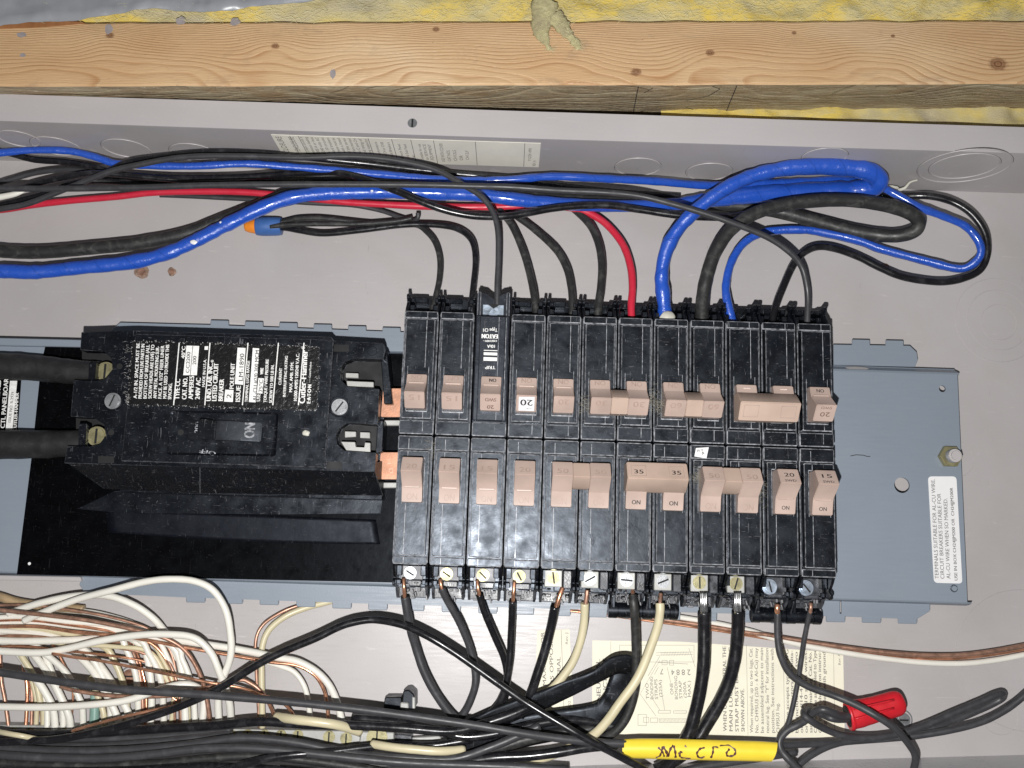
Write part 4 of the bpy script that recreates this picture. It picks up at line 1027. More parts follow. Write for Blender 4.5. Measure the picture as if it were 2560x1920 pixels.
def terminal(parent, x, kind, seed):
    rn = random.Random(seed)
    if kind in ('zinc', 'brass', 'blue'):
        a = rn.uniform(-1.4, -.5); r = 2.75 if kind != 'blue' else 3.3
        cx = 8.8 if kind != 'blue' else 6.6
        me, sl = screw_mesh(r, SCR[kind], a, x=cx, d=71.2 if kind != 'blue' else 72.4)
        b = bmesh.new(); bx(b, 3.6, 15.2, -74.6, -67.6, 30, 31.6, .2)
        if kind == 'blue': b.free(); b = bmesh.new(); bx(b, 2.4, 16.4, -76.5, -67.5, 30, 31.2, .3)
        lk('terminal_plate', to_mesh('terminal_plate', b, M_plateterm if kind != 'blue' else M_glaze), parent, x)
        s = lk('terminal_screw', me, parent, x); lk('screw_slot', sl, s)
        b = bmesh.new(); bx(b, 6.8, 14.6, -78.2, -74.9, 29.0, 30.6, .5)
        for k in range(7):
            xx = rn.uniform(1.8, 15.4); dd = rn.uniform(74.6, 78.4); bx(b, xx, xx + rn.uniform(.7, 2.4), -dd - rn.uniform(.5, 1.6), -dd, 24, rn.uniform(27, 32), .25)
        lk('terminal_shell', to_mesh('terminal_shell', b, M_glaze), parent, x)
        b = bmesh.new()
        for k in range(3):
            xx = rn.uniform(10, 16.0); bx(b, xx, xx + rn.uniform(.6, 1.8), -80.6 - rn.uniform(0, .6), -78.4 - rn.uniform(0, 1), 22, rn.uniform(25, 29), .2)
        lk('terminal_clip', to_mesh('terminal_clip', b, M_plateterm), parent, x)
    else:
        a = rn.uniform(-.2, .9) if kind == 'lug' else -math.pi / 2 + rn.uniform(-.3, .3)
        b = bmesh.new(); bx(b, 2.9, 12.1, -76.0, -67.4, 26, 36.5, .35)
        l = lk('lug_block', to_mesh('lug_block', b, M_alu), parent, x)
        me, sl = screw_mesh(3.5, M_zinc if kind == 'lug' else M_brass, a, z=37.3, x=7.6, d=71.3)
        s = lk('terminal_screw', me, parent, x); lk('screw_slot', sl, s)
        b = bmesh.new()
        bx(b, 12.6, 16.9, -76.5, -67.4, 24, 38, .4)
        for k in range(6):
            xx = rn.uniform(2, 15); dd = rn.uniform(76.6, 80.4); bx(b, xx, xx + rn.uniform(.8, 2.6), -dd - rn.uniform(.5, 1.4), -dd, 24, rn.uniform(29, 34), .25)
        lk('terminal_shell', to_mesh('terminal_shell', b, M_glaze), parent, x)

def tray(parent, x, seed):
    rn = random.Random(seed); b = bmesh.new()
    bx(b, .9, 18.1, -84.6, -78.8, 16.5, 20.5, .4)
    for xx in (.9, 16.6): profile(b, [(-78, 30), (-80.5, 29), (-84.8, 23), (-85.2, 17), (-78, 17)], xx, xx + 1.3, .25)
    for k in range(5):
        xx = rn.uniform(2.2, 14.5); dd = rn.uniform(79, 83); bx(b, xx, xx + rn.uniform(.8, 3.0), -dd - rn.uniform(.7, 2.0), -dd, 20, rn.uniform(21.5, 25), .3)
    t_ = lk('terminal_tray', to_mesh('terminal_tray', b, M_glaze), parent, x)
    b = bmesh.new()
    for k in range(4):
        xx = rn.uniform(8, 16.5); dd = rn.uniform(79.5, 83.5); prism(b, [(xx, -dd), (xx + .7, -dd), (xx + 1.4, -dd - 2.6), (xx + .6, -dd - 2.6)], 22, 25.5, bev=.12)
    xx = rn.uniform(3, 10); bx(b, xx, xx + 3, -85.2, -84.2, 19, 21.4, .2)
    o = lk('edge_glints', to_mesh('edge_glints', b, M_plateterm), t_); o['kind'] = 'stuff'; o.name = 'shell_glints'  # slanted bits added as bright glints on the shell
def numeral(s, sub=None, ink=M_beigeink, on=M_beigeink, bar=False, fat=.05, onfat=.05, top=False):
    """lettering of one pole toggle"""
    out = []
    b = bmesh.new(); zz = lambda d: 66 - (20.0 - d) * .865
    if sub:
        ltext(b, s, (9.7, 16.6, zz(16.6)), 5.0, 2.6, -.865 * -1 * -1, fat); ltext(b, sub, (9.7, 19.2, zz(19.2)), 5.6, 1.5, -.865, fat * .6)
    else: ltext(b, s, (9.7, 18.6, zz(18.6)), 5.6, 3.2, -.865, fat)
    out.append((to_mesh('numeral', b, ink), 'numeral'))
    b = bmesh.new(); ltext(b, 'ON', (9.7, (30.6 if top else 33.9) if not sub else (29.8 if top else 32.9), (54.9 if top else 54.45) if not sub else (55.2 if top else 54.7)), 5.4 if not sub else 3.8, (2.9 if top else 3.3) if not sub else 2.0, .42 if top else .22, onfat)
    out.append((to_mesh('lettering', b, on), 'lettering'))
    return out
NUM = {}
def put_num(parent, x, key, *a, **k):
    if key not in NUM: NUM[key] = numeral(*a, **k)
    for me, nm in NUM[key]: lk(nm, me, parent, x)
cnt = [0]
def breaker(i, row, label, poles=1, style='std', nums=None, term='lug', barrel=False, cat='circuit breaker'):
    """i = left column; row 'top' or 'bottom'"""
    if row == 'bottom': root = empty('circuit_breaker', (X0 + i * PITCH, V0, 0))
    else: root = empty('circuit_breaker', (X0 + (i + poles) * PITCH, V0, 0), math.pi)
    tag(root, label, cat, 'circuit breakers in the two rows')
    for p in range(poles):
        cnt[0] += 1; x = p * PITCH
        lk('housing', H[cnt[0] % 4], root, x)
        if style == 'wide': tg = lk('toggle', LEG if row == 'bottom' else LEGT, root, x)
        else:
            tg = lk('toggle', TG if row == 'bottom' else TGT, root, x)
            if style == 'std' and row == 'bottom' and poles == 1: lk('toggle_lip', LIP, tg)
            if row == 'top' and poles == 1 and style == 'std': lk('toggle_lip', LIPT, tg)
        lk('toggle_opening', WIN, root, x)
        if nums: put_num(tg, 0, nums[0] + row, *nums[1:], top=(row == 'top')) if style != 'wide' else None
        if row == 'bottom': tray(root, x, 300 + cnt[0])
        if row == 'bottom': terminal(root, x, term[p] if isinstance(term, (list, tuple)) else term, 10 + cnt[0])
    if style == 'tied': lk('handle_tie', TIE, root)
    if barrel:
        b = bmesh.new()
        cyl(b, -88.4, 23, .2, 18.2, 4.3, 28, .6, axis='x') if False else None
        for x0_, x1_, r in ((-.4, 4.5, 4.2), (4.7, 17.5, 3.95), (17.8, 23.4, 4.2), (23.6, 32, 3.95), (32.2, 36.6, 4.2)):
            cyl(b, -87.6, 23, x0_, x1_, r, 26, .35, axis='x')
        bx(b, 1, 2.6, -86, -79, 20, 30, .3); bx(b, 20, 21.6, -86, -79, 20, 30, .3)
        o = bpy.data.objects.new('barrel', to_mesh('barrel', b, M_black, smooth=True)); link(o, root)
        b = bmesh.new()
        for xx in (1.8, 20.4):
            profile(b, [(-79.5, 33), (-80.4, 33), (-86.5, 27.5), (-86, 26.8)], xx - 1.2, xx - .5, .1)
        link(bpy.data.objects.new('clip', to_mesh('clip', b, M_glaze)), root)
    return root

# top row (they sit upside down, so the lettering does too)
breaker(0, 'top', 'black breaker marked 15 at the left end of the upper row', nums=('15', '15'))
breaker(1, 'top', 'black breaker marked 15, second from the left in the upper row', nums=('15', '15'))
T3 = breaker(3, 'top', 'black breaker with a silver 20 sticker on its toggle, right of the printed breaker', nums=None)
breaker(4, 'top', 'black breaker marked 20 between the silver sticker and the tied pair marked 30', nums=('20', '20'))
breaker(5, 'top', 'double black breaker marked 30 with tied handles, feeding the red wire', 2, 'tied', ('30', '30'))
breaker(7, 'top', 'double black breaker marked 60 with tied handles, feeding the thick blue wire', 2, 'tied', ('60', '60'))
TW = breaker(9, 'top', 'double black breaker with one plain wide beige handle bar in the upper row', 2, 'wide')
breaker(11, 'top', 'black breaker marked 20 SWD at the right end of the upper row', nums=('20s', '20', 'SWD', M_inkbrown, M_ink))
# bottom row
breaker(0, 'bottom', 'black breaker marked 20 at the left end of the lower row', nums=('20', '20'), term='zinc')
breaker(1, 'bottom', 'black breaker marked 15, second from the left in the lower row', nums=('15', '15'), term='brass')
breaker(2, 'bottom', 'black breaker marked 15, third from the left in the lower row', nums=('15', '15'), term='brass')
breaker(3, 'bottom', 'black breaker marked 20, fourth from the left in the lower row', nums=('20', '20'), term='brass')
breaker(4, 'bottom', 'double black breaker marked 50 with tied handles, feeding black and cream wires without barrel', 2, 'tied', ('50', '50'), term=['lug2', 'lug'])
BW = breaker(6, 'bottom', 'double black breaker printed 35 and 35 on a wide beige handle', 2, 'wide', term='lug', barrel=True)
breaker(8, 'bottom', 'double black breaker marked 50 with tied handles, feeding two thick black cables', 2, 'tied', ('50', '50'), term='lug2')
B10 = breaker(10, 'bottom', 'black breaker printed 20 SWD, second from the right in the lower row', nums=('20p', '20', 'SWD', M_ink, M_ink), term='blue', barrel=True)
breaker(11, 'bottom', 'black breaker printed 15 SWD at the right end of the lower row', nums=('15p', '15', 'SWD', M_ink, M_ink), term='blue')
# wide handles
ztilt = lambda d: 66.8 - (20.2 - d) * (6.3 / 8.6)
def wide_marks(root, marks, ink):
    h = lk('common_handle', WIDE, root)
    for cx in (9.7, 28.7):
        b = bmesh.new(); d0, d1 = 13.2, 18.8
        for x0, x1, da, db in ((cx - 3.8, cx + 3.8, d0, d0 + .2), (cx - 3.8, cx + 3.8, d1 - .2, d1), (cx - 3.8, cx - 3.6, d0, d1), (cx + 3.6, cx + 3.8, d0, d1)):
            b.faces.new([b.verts.new((xx, -dd, ztilt(dd) + .04)) for xx, dd in ((x0, da), (x0, db), (x1, db), (x1, da))])
        lk('rating_frame', to_mesh('rating_frame', b, M_beigeink), h)
        if marks:
            b = bmesh.new(); ltext(b, marks, (cx, 17.6, ztilt(17.6)), 4.6, 2.6, -(6.3 / 8.6), .08); lk('numeral', to_mesh('numeral', b, ink), h)
    for cx in (9.7, 28.75):
        b = bmesh.new()
        if marks: ltext(b, 'ON', (cx, 32.6, 54.85), 4.3, 2.2, .22, .08); lk('lettering', to_mesh('lettering', b, M_ink), root)
        else: bx(b, cx - 1.8, cx + 1.8, -29.2, -28.8, 55.4, 55.85, .08); lk('raised_mark', to_mesh('raised_mark', b, M_beigehi), root)
wide_marks(BW, '35', M_ink); wide_marks(TW, None, M_ink)
# silver sticker
b = bmesh.new(); zz = lambda d: 66 - (20.0 - d) * .865
vs = [b.verts.new((x, -d, zz(d) + .06)) for x, d in ((5.6, 12.9), (5.6, 19.4), (13.6, 19.2), (13.6, 12.9))]; b.faces.new(vs[::-1])
bmesh.ops.recalc_face_normals(b, faces=b.faces[:]); s = lk('silver_sticker', to_mesh('silver_sticker', b, M_silver), T3)
b = bmesh.new(); ltext(b, '20', (9.6, 18.0, zz(18.0)), 6.2, 3.6, -.865, .12, lift=.11); ltext(b, 'amp', (8.2, 14.1, zz(14.1)), 2.6, .8, -.865, 0, lift=.11); lk('numeral', to_mesh('numeral', b, M_ink), s)
b = bmesh.new(); ltext(b, 'ON', (9.7, 30.6, 54.9), 5.4, 2.9, .42, .05); lk('lettering', to_mesh('lettering', b, M_beigeink), T3)

# the newer printed breaker in column 2 of the top row
nb = empty('circuit_breaker', (X0 + 3 * PITCH, V0, 0), math.pi)
tag(nb, 'newer charcoal breaker with white printing, taller than its neighbours in the upper row', 'circuit breaker', 'circuit breakers in the two rows')
b = bmesh.new()
bx(b, .35, 18.7, -65, -.2, 16, 47, .35)
bx(b, 2.6, 16.2, -64.0, -8.4, 46, 51.2, .35, bmi=0); bx(b, .8, 18.3, -64.8, -8.4, 46, 49.6, .4)
bx(b, .6, 18.4, -7.7, -.5, 44, 48.2, .5, bmi=1); bx(b, 6.0, 6.25, -63.6, -8.8, 51, 51.35, mi=1); bx(b, 2.2, 2.45, -63.6, -8.8, 49.4, 49.9, mi=1)
n_ = [(.35, -64.5), (18.7, -64.5), (18.7, -77.4), (17.2, -78.6), (13.5, -78), (9.6, -74.4), (8.7, -74.4), (5.0, -78), (1.8, -78.6), (.35, -77.4)]
prism(b, n_[::-1], 20, 45.5, bev=.35)
for xx in (.9, 16.3): bx(b, xx, xx + 1.7, -78.2, -65, 44, 47.2, .3, bmi=1)
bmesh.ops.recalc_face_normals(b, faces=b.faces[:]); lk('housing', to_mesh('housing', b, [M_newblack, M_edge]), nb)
b = bmesh.new(); bx(b, 3.9, 15.2, -71.6, -66.0, 45.3, 45.9, .2); pl = lk('terminal_plate', to_mesh('terminal_plate', b, M_zincblue), nb)
b = bmesh.new(); cyl(b, 9.4, -66.6, 45.7, 46.5, 2.2, 22, .5); lk('terminal_screw', to_mesh('terminal_screw', b, M_zincblue, smooth=True), nb)
b = bmesh.new(); prism(b, [(6.2, -71.7), (12.6, -71.7), (10.6, -70.2), (9.4, -69.4), (8.2, -70.2)][::-1], 45.8, 46.2); lk('wedge', to_mesh('wedge', b, M_dark), nb)
tg = lk('toggle', TGT, nb, -.6); lk('toggle_lip', LIPT, tg)
b = bmesh.new(); ltext(b, '20', (9.5, 14.9, zz(14.9)), 3.4, 2.2, -.865, .08); ltext(b, 'SWD', (9.5, 18.2, zz(18.2)), 5.6, 2.0, -.865, .08); lk('numeral', to_mesh('numeral', b, M_inkbrown), tg)
b = bmesh.new(); ltext(b, 'ON', (8.9, 29.8, 55.3), 3.6, 2.0, .42, .1); lk('lettering', to_mesh('lettering', b, M_ink), tg)
b = bmesh.new(); W5 = 51.35
tx(b, 'TRIP', (1238, 915), (1213, 915), 8, W5, .06); tx(b, '10kA', (1237, 862), (1218, 862), 8, W5, .06); tx(b, '120/240V~', (1242, 850), (1208, 850), 5, W5, .05)
tx(b, 'EATON', (1244, 836), (1205, 835), 11, W5, .2); tx(b, 'Type CH', (1243, 821), (1208, 821), 9, W5, .06)
bx(b, P(1209, 890, W5).x, P(1243, 890, W5).x, P(1220, 902, W5).y, P(1220, 893, W5).y, W5 - .02, W5 + .05)
bx(b, P(1209, 890, W5).x, P(1243, 890, W5).x, P(1220, 888, W5).y, P(1220, 881, W5).y, W5 - .02, W5 + .05)
bx(b, P(1209, 890, W5).x, P(1243, 890, W5).x, P(1220, 877, W5).y, P(1220, 875, W5).y, W5 - .02, W5 + .05)
obj('lettering', b, M_white, nb)
# paper scrap wedged between the rows
b = bmesh.new(); prism(b, pp([(1740, 1120), (1772, 1118), (1766, 1146), (1736, 1141)][::-1], 50.4), 50.2, 50.4); sc = tag(obj('paper_scrap', b, M_whitelabel), 'small white paper scrap stuck between the two rows above the tied 50 handles', 'paper scrap')
b = bmesh.new(); tx(b, 'RY', (1744, 1130), (1760, 1128), 6, 50.45, .06); tx(b, '4', (1757, 1140), (1762, 1132), 7, 50.45, .05); obj('lettering', b, M_printgrey, sc)
# fluff caught on the handles
for k, (px, py, w_, L_, n0, lb) in enumerate(((1462, 1008, 60, 3.0, 70, 'wisp of glass wool caught left of the tied 30 handles'), (1628, 1000, 58, 3.6, 90, 'wisp of glass wool caught between the 30 and 60 handles'), (1652, 1012, 60, 3.0, 80, 'wisp of glass wool caught left of the tied 60 handles'), (1748, 1190, 56, 4.0, 80, 'wisp of glass wool caught left of the lower right tied 50 handles'), (1905, 1230, 54, 4.0, 60, 'wisp of glass wool caught right of the lower right tied 50 handles'), (1075, 1128, 50, 2.6, 60, 'wisp of glass wool between the rows near the left end'))):
    b = bmesh.new(); rn = random.Random(k + 40); c = P(px, py, w_)
    for i in range(n0): fibre(b, c + Vector((rn.gauss(0, .8), rn.gauss(0, 3.0), rn.uniform(-4, 0))), rn.uniform(.8, L_), .035, rn)
    tag(obj('glass_wool_wisp', b, M_lint), lb, 'glass wool', kind='stuff')

# =================================================================== INSTRUCTION SHEETS ON THE BACK
s1 = empty('instruction_label', P(1380, 1680, 0)); tag(s1, 'narrow cream paper label behind the cream wire, reading LOADS OPPOSITE NEUTRAL', 'label')
b = bmesh.new(); prism(b, pp([(1343, 1576), (1424, 1573), (1434, 1790), (1336, 1798)][::-1], .3), .05, .3); obj('paper', b, M_paper, s1)
b = bmesh.new(); tx(b, 'C.G. MAX.     E FOR', (1368, 1760), (1361, 1580), 9, .34, .05); tx(b, 'LOADS OPPOSITE', (1386, 1762), (1381, 1578), 9, .34, .05); tx(b, 'NEUTRAL', (1403, 1735), (1401, 1642), 9, .34, .05)
tx(b, 'Rev. J', (1420, 1610), (1419, 1582), 6, .34); tx(b, '17402', (1428, 1782), (1426, 1752), 6, .34); obj('lettering', b, M_printgrey, s1)
b = bmesh.new(); prism(b, pp([(1402.4, 1575), (1403.4, 1575), (1411, 1790), (1410, 1790)][::-1], .35), .31, .35); obj('rule_line', b, M_printgrey, s1)
s2 = empty('instruction_label', P(1790, 1720, 0)); tag(s2, 'wide cream instruction label with neutral lug diagram and text below the lower row', 'label')
b = bmesh.new(); prism(b, pp([(1481, 1601), (1700, 1604), (2108, 1632), (2112, 1845), (1480, 1835)][::-1], .3), .05, .3); obj('paper', b, M_paper, s2)
b = bmesh.new()
def L2(s, x, y0, y1, cap, fat=.04): tx(b, s, (x, y0), (x - 2, y1), cap, .34, fat)
L2('NEUTRAL', 1502, 1752, 1648, 10, .08); L2('INSTRUCTIONS', 1519, 1790, 1646, 10, .08)
L2('WHEN USING NEUTRAL THE', 1817, 1828, 1616, 8.5, .06); L2('MAIN LUG BONDING', 1832, 1828, 1618, 8.5, .06); L2('STRAP MUST BE AS', 1847, 1829, 1660, 8.5, .06); L2('SHOWN ABOVE.', 1862, 1829, 1722, 8.5, .06)
for i, s in enumerate(['When required, up to two lugs, Cat.', 'No. CH9SU3 (2/0 - 6 Al-Cu) may', 'be assembled adjacent to main', 'neutral lug. See "Y" for installation', 'position. See instructions with', 'CH9SU3 lug.']):
    L2(s, 1883 + i * 13.3, 1832, (1620, 1620, 1620, 1621, 1622, 1758)[i], 8, .02)
for i, s in enumerate(['Device accepts type CH9G', 'wire connectors are suita-', 'ble including for two', 'or one #14-4 AWG wire', 'or #14-10 solid wires.', 'same and main Lug Cat. No.', 'CH9 may be assembled to Type', 'CH bar as shown on instruc-', 'ting included with ground']):
    L2(s, 1973 + i * 11.6, 1832, 1624 + (i % 3) * 3, 7.6, .055)
L2('Rev. A', 2102, 1662, 1634, 6, 0)
for i, (s, y0, y1) in enumerate([('TWO', 1752, 1708), ('BONDING', 1752, 1692), ('STRAPS', 1752, 1698), ('(225A)', 1746, 1700)]): L2(s, 1623 + i * 11, y0 - 4, y1, 7.5, 0)
for i, (s, y0, y1) in enumerate([('ONE', 1736, 1708), ('BONDING', 1748, 1690), ('STRAP', 1746, 1702), ('(200A', 1744, 1704), ('MAX.)', 1742, 1702)]): L2(s, 1684 + i * 11, y0, y1, 7.5, 0)
obj('lettering', b, M_printgrey, s2)
b = bmesh.new()
def ln(x0, y0, x1, y1, wd=.8, z=.35):
    a, c = P(x0, y0, z), P(x1, y1, z); d = (c - a).normalized(); nn = Vector((-d.y, d.x, 0)) * wd * .1
    b.faces.new([b.verts.new(v_) for v_ in (a - nn, c - nn, c + nn, a + nn)])
def rc(x0, y0, x1, y1): ln(x0, y0, x1, y0); ln(x1, y0, x1, y1); ln(x1, y1, x0, y1); ln(x0, y1, x0, y0)
ln(1527, 1603, 1527, 1836); ln(1866, 1612, 1870, 1838); ln(1958, 1620, 1962, 1840); ln(2084, 1632, 2087, 1842)
rc(1549, 1613, 1735, 1655) ; ln(1640, 1632, 1732, 1630); ln(1640, 1638, 1732, 1636); ln(1722, 1620, 1738, 1668); ln(1650, 1640, 1620, 1690)
for i in range(18): ln(1652 + i * 4, 1629, 1655 + i * 4, 1639, .6)
ln(1645, 1656, 1720, 1660, 1); rc(1655, 1651, 1668, 1662); rc(1674, 1651, 1684, 1663)
ln(1668, 1668, 1678, 1712); ln(1646, 1668, 1636, 1686); ln(1654, 1730, 1662, 1776); ln(1630, 1745, 1650, 1776)
rc(1646, 1776, 1676, 1783); rc(1684, 1777, 1716, 1783); rc(1595, 1786, 1616, 1814); rc(1609, 1793, 1622, 1806); rc(1626, 1795, 1644, 1806); rc(1648, 1797, 1722, 1806)
for i in range(20): ln(1650 + i * 3.5, 1798, 1652 + i * 3.5, 1805, .6)
for s, x, y in (('7', 1652, 1680), ('4', 1680, 1682), ('8', 1693, 1682), ('8', 1706, 1682), ('2', 1720, 1682)): tx(b, s, (x + 6, y - 8), (x - 2, y - 8), 13, .35, 0)
ln(1600, 1735, 1640, 1790); ln(1600, 1735, 1650, 1650, .6)
for i in range(24): ln(1750 + i * .2, 1612 + i * 9, 1750 + i * .2, 1617 + i * 9, .5)
obj('diagram', b, M_printgrey, s2)

# =================================================================== WIRES ABOVE THE BREAKERS
GT = 'wires in the upper gutter'
wire('blue_wire', 'thin blue taped wire looping at far right back to the plain wide handle breaker', M_bluethin, [19] * 14 + [21] * 26,
     [(-40, 386, 24), (30, 379, 24), (90, 375, 24), (170, 377, 24), (230, 390, 24), (290, 409, 24), (350, 413, 24), (480, 415, 26), (610, 409, 28), (720, 416, 28), (830, 425, 28), (960, 436, 28), (1080, 447, 27), (1180, 451, 26), (1280, 449, 26), (1380, 441, 26), (1500, 446, 26), (1640, 453, 24), (1760, 463, 20), (1860, 460, 18), (1975, 455, 18), (2090, 450, 18), (2180, 458, 18), (2225, 478, 18), (2293, 515, 20), (2370, 545, 22), (2415, 566, 23), (2446, 602, 23), (2452, 635, 22), (2430, 662, 20), (2395, 672, 18), (2322, 655, 16), (2206, 624, 15), (2148, 603, 15), (2061, 583, 15), (2003, 575, 16), (1917, 580, 17), (1862, 606, 19), (1829, 655, 22), (1815, 712, 26), (1819, 756, 29), (1834, 810, 31)], cat='wire', group=GT)
wire('blue_cable', 'thick blue taped cable sweeping across the top and doubling back above the 60 breaker', M_blue, [36] * 14 + [36, 34, 32, 32, 36, 42, 46, 50, 50, 50, 48, 44, 40, 36, 36, 36, 36, 36],
     [(-40, 678, 24), (20, 678, 24), (90, 680, 24), (200, 669, 24), (330, 655, 25), (420, 632, 27), (500, 596, 29), (570, 560, 31), (645, 524, 33), (720, 496, 33), (800, 484, 32), (900, 480, 30), (1000, 480, 28), (1100, 483, 26), (1200, 488, 24), (1320, 502, 22), (1450, 512, 20), (1580, 515, 18), (1700, 510, 16), (1800, 496, 16), (1917, 484, 18), (2040, 478, 20), (2150, 474, 24), (2195, 458, 32), (2175, 430, 38), (2090, 417, 40), (1975, 420, 42), (1870, 444, 42), (1790, 487, 42), (1725, 540, 40), (1684, 590, 38), (1662, 640, 36), (1654, 695, 35), (1659, 745, 35), (1664, 800, 34)], cat='cable', group=GT, n=18)
wire('black_cable', 'thick black cable under the blue one, doubling back into the 60 breaker', M_wiredusty, [34] * 12 + [35] * 20,
     [(-40, 621, 18), (20, 629, 18), (110, 630, 18), (231, 620, 18), (347, 608, 18), (463, 585, 18), (550, 552, 18), (640, 517, 18), (720, 486, 18), (800, 474, 18), (950, 474, 16), (1100, 480, 14), (1300, 492, 12), (1500, 504, 10), (1700, 510, 9), (1850, 515, 9), (1951, 530, 11), (2061, 558, 13), (2148, 580, 15), (2232, 590, 20), (2285, 578, 26), (2296, 552, 30), (2262, 527, 33), (2183, 507, 34), (2090, 500, 35), (1985, 508, 36), (1895, 530, 36), (1830, 571, 35), (1790, 627, 34), (1768, 688, 33), (1757, 745, 32), (1754, 810, 32)], cat='cable', group=GT, n=18)
wire('red_wire', 'red wire along the top gutter curving down into the 30 breaker', M_red, [17] * 12 + [19] * 12,
     [(-40, 528, 14), (10, 524, 14), (80, 513, 14), (174, 502, 14), (290, 492, 14), (380, 482, 14), (480, 479, 14), (600, 480, 14), (690, 487, 14), (800, 499, 15), (870, 506, 15), (955, 511, 15), (1042, 515, 15), (1157, 518, 15), (1260, 517, 14), (1360, 514, 14), (1440, 522, 15), (1490, 542, 16), (1528, 573, 18), (1560, 617, 21), (1577, 670, 25), (1581, 720, 28), (1578, 765, 30), (1580, 815, 31)], group=GT)
wire('black_wire', 'long charcoal wire running across the top gutter to the rightmost 20 SWD breaker', M_wiregrey, 16,
     [(-40, 470, 44), (116, 472, 44), (347, 469, 46), (521, 463, 47), (694, 461, 48), (868, 461, 48), (1042, 462, 48), (1170, 465, 48), (1280, 468, 48), (1396, 476, 48), (1511, 481, 48), (1598, 490, 48), (1685, 511, 48), (1772, 537, 47), (1830, 557, 46), (1917, 592, 43), (1974, 630, 40), (2003, 665, 37), (2015, 705, 35), (2020, 750, 33), (2017, 820, 32)], group=GT)
wire('black_wire', 'charcoal wire arching over the gutter and down into the newer printed breaker', M_wiregrey, 15,
     [(-40, 528, 30), (60, 512, 32), (140, 482, 34), (203, 457, 36), (278, 428, 38), (347, 412, 40), (434, 396, 42), (521, 390, 43), (637, 391, 43), (752, 394, 43), (868, 391, 43), (955, 396, 43), (1042, 411, 43), (1100, 429, 43), (1157, 462, 44), (1204, 492, 45), (1233, 532, 45), (1245, 579, 45), (1246, 650, 45), (1243, 720, 45), (1243, 790, 44)], group=GT)
wire('black_wire', 'black wire dipping through the gutter, looping at far right into the wide handle breaker', M_wire, [17] * 12 + [19] * 26,
     [(-40, 366, 20), (35, 386, 20), (87, 399, 20), (162, 405, 20), (231, 417, 20), (290, 433, 20), (350, 440, 22), (450, 445, 22), (600, 443, 22), (720, 434, 24), (800, 430, 26), (860, 434, 30), (930, 455, 38), (1000, 481, 40), (1060, 507, 40), (1130, 530, 38), (1200, 541, 36), (1280, 539, 34), (1396, 519, 32), (1511, 513, 30), (1598, 524, 28), (1685, 537, 28), (1772, 543, 28), (1840, 541, 27), (1915, 524, 24), (1985, 506, 16), (2080, 496, 10), (2180, 490, 10), (2264, 490, 14), (2322, 490, 18), (2380, 504, 20), (2428, 534, 22), (2461, 581, 22), (2468, 631, 21), (2453, 671, 19), (2414, 694, 18), (2351, 705, 17), (2264, 694, 17), (2206, 672, 17), (2148, 643, 17), (2090, 622, 18), (2044, 617, 20), (2009, 632, 22), (1982, 665, 25), (1957, 720, 29), (1938, 770, 31), (1928, 820, 32)], group=GT)
wire('black_wire', 'black wire arching just under the cream rating label, partly hidden below the thin blue wire', M_wire, 17,
     [(230, 452, 22), (270, 430, 24), (320, 406, 27), (405, 392, 30), (521, 380, 33), (637, 382, 33), (723, 389, 31), (810, 398, 27), (926, 410, 22), (1042, 424, 20), (1157, 436, 18), (1280, 446, 16), (1380, 462, 15), (1460, 472, 14), (1560, 482, 12), (1700, 492, 10)], group=GT)
wire('black_wire', 'black wire rising from the left edge under the thin blue wire, top of the fan', M_wiregrey, 14,
     [(-40, 470, 16), (30, 448, 16), (90, 432, 16), (160, 424, 17), (240, 428, 18), (330, 437, 18), (450, 448, 17), (600, 453, 16), (760, 450, 16), (860, 447, 16), (960, 452, 14), (1120, 458, 12), (1300, 464, 10), (1500, 478, 10), (1600, 486, 9)], group=GT)
wire('black_wire', 'glossy black wire from the left edge, middle one of the left fan', M_wire, 15,
     [(-40, 500, 26), (20, 482, 27), (90, 460, 28), (160, 444, 29), (225, 433, 30), (290, 436, 28), (400, 446, 24), (520, 456, 20), (700, 455, 18), (840, 452, 14), (1000, 470, 12)], group=GT)
wire('black_wire', 'glossy black wire from the left edge, lowest one of the left fan', M_wire, 16,
     [(-40, 522, 20), (20, 508, 22), (80, 494, 24), (130, 480, 26), (170, 463, 26), (240, 452, 22), (360, 458, 18), (500, 462, 16), (640, 460, 14), (800, 462, 12)], group=GT)
wire('white_wire', 'short bit of white wire at the left edge among the black fan', M_white_ins, [16, 16, 15, 10, 4], [(-40, 502, 32), (0, 493, 33), (30, 487, 34), (52, 481, 34), (62, 478, 34)], group=GT)
wire('black_wire', 'black wire filling the middle of the upper bundle under the charcoal one', M_wiredusty, 18,
     [(250, 440, 14), (350, 456, 14), (450, 455, 14), (600, 452, 14), (720, 450, 14), (850, 440, 14), (1000, 462, 12), (1160, 476, 10), (1300, 496, 8)], group=GT)
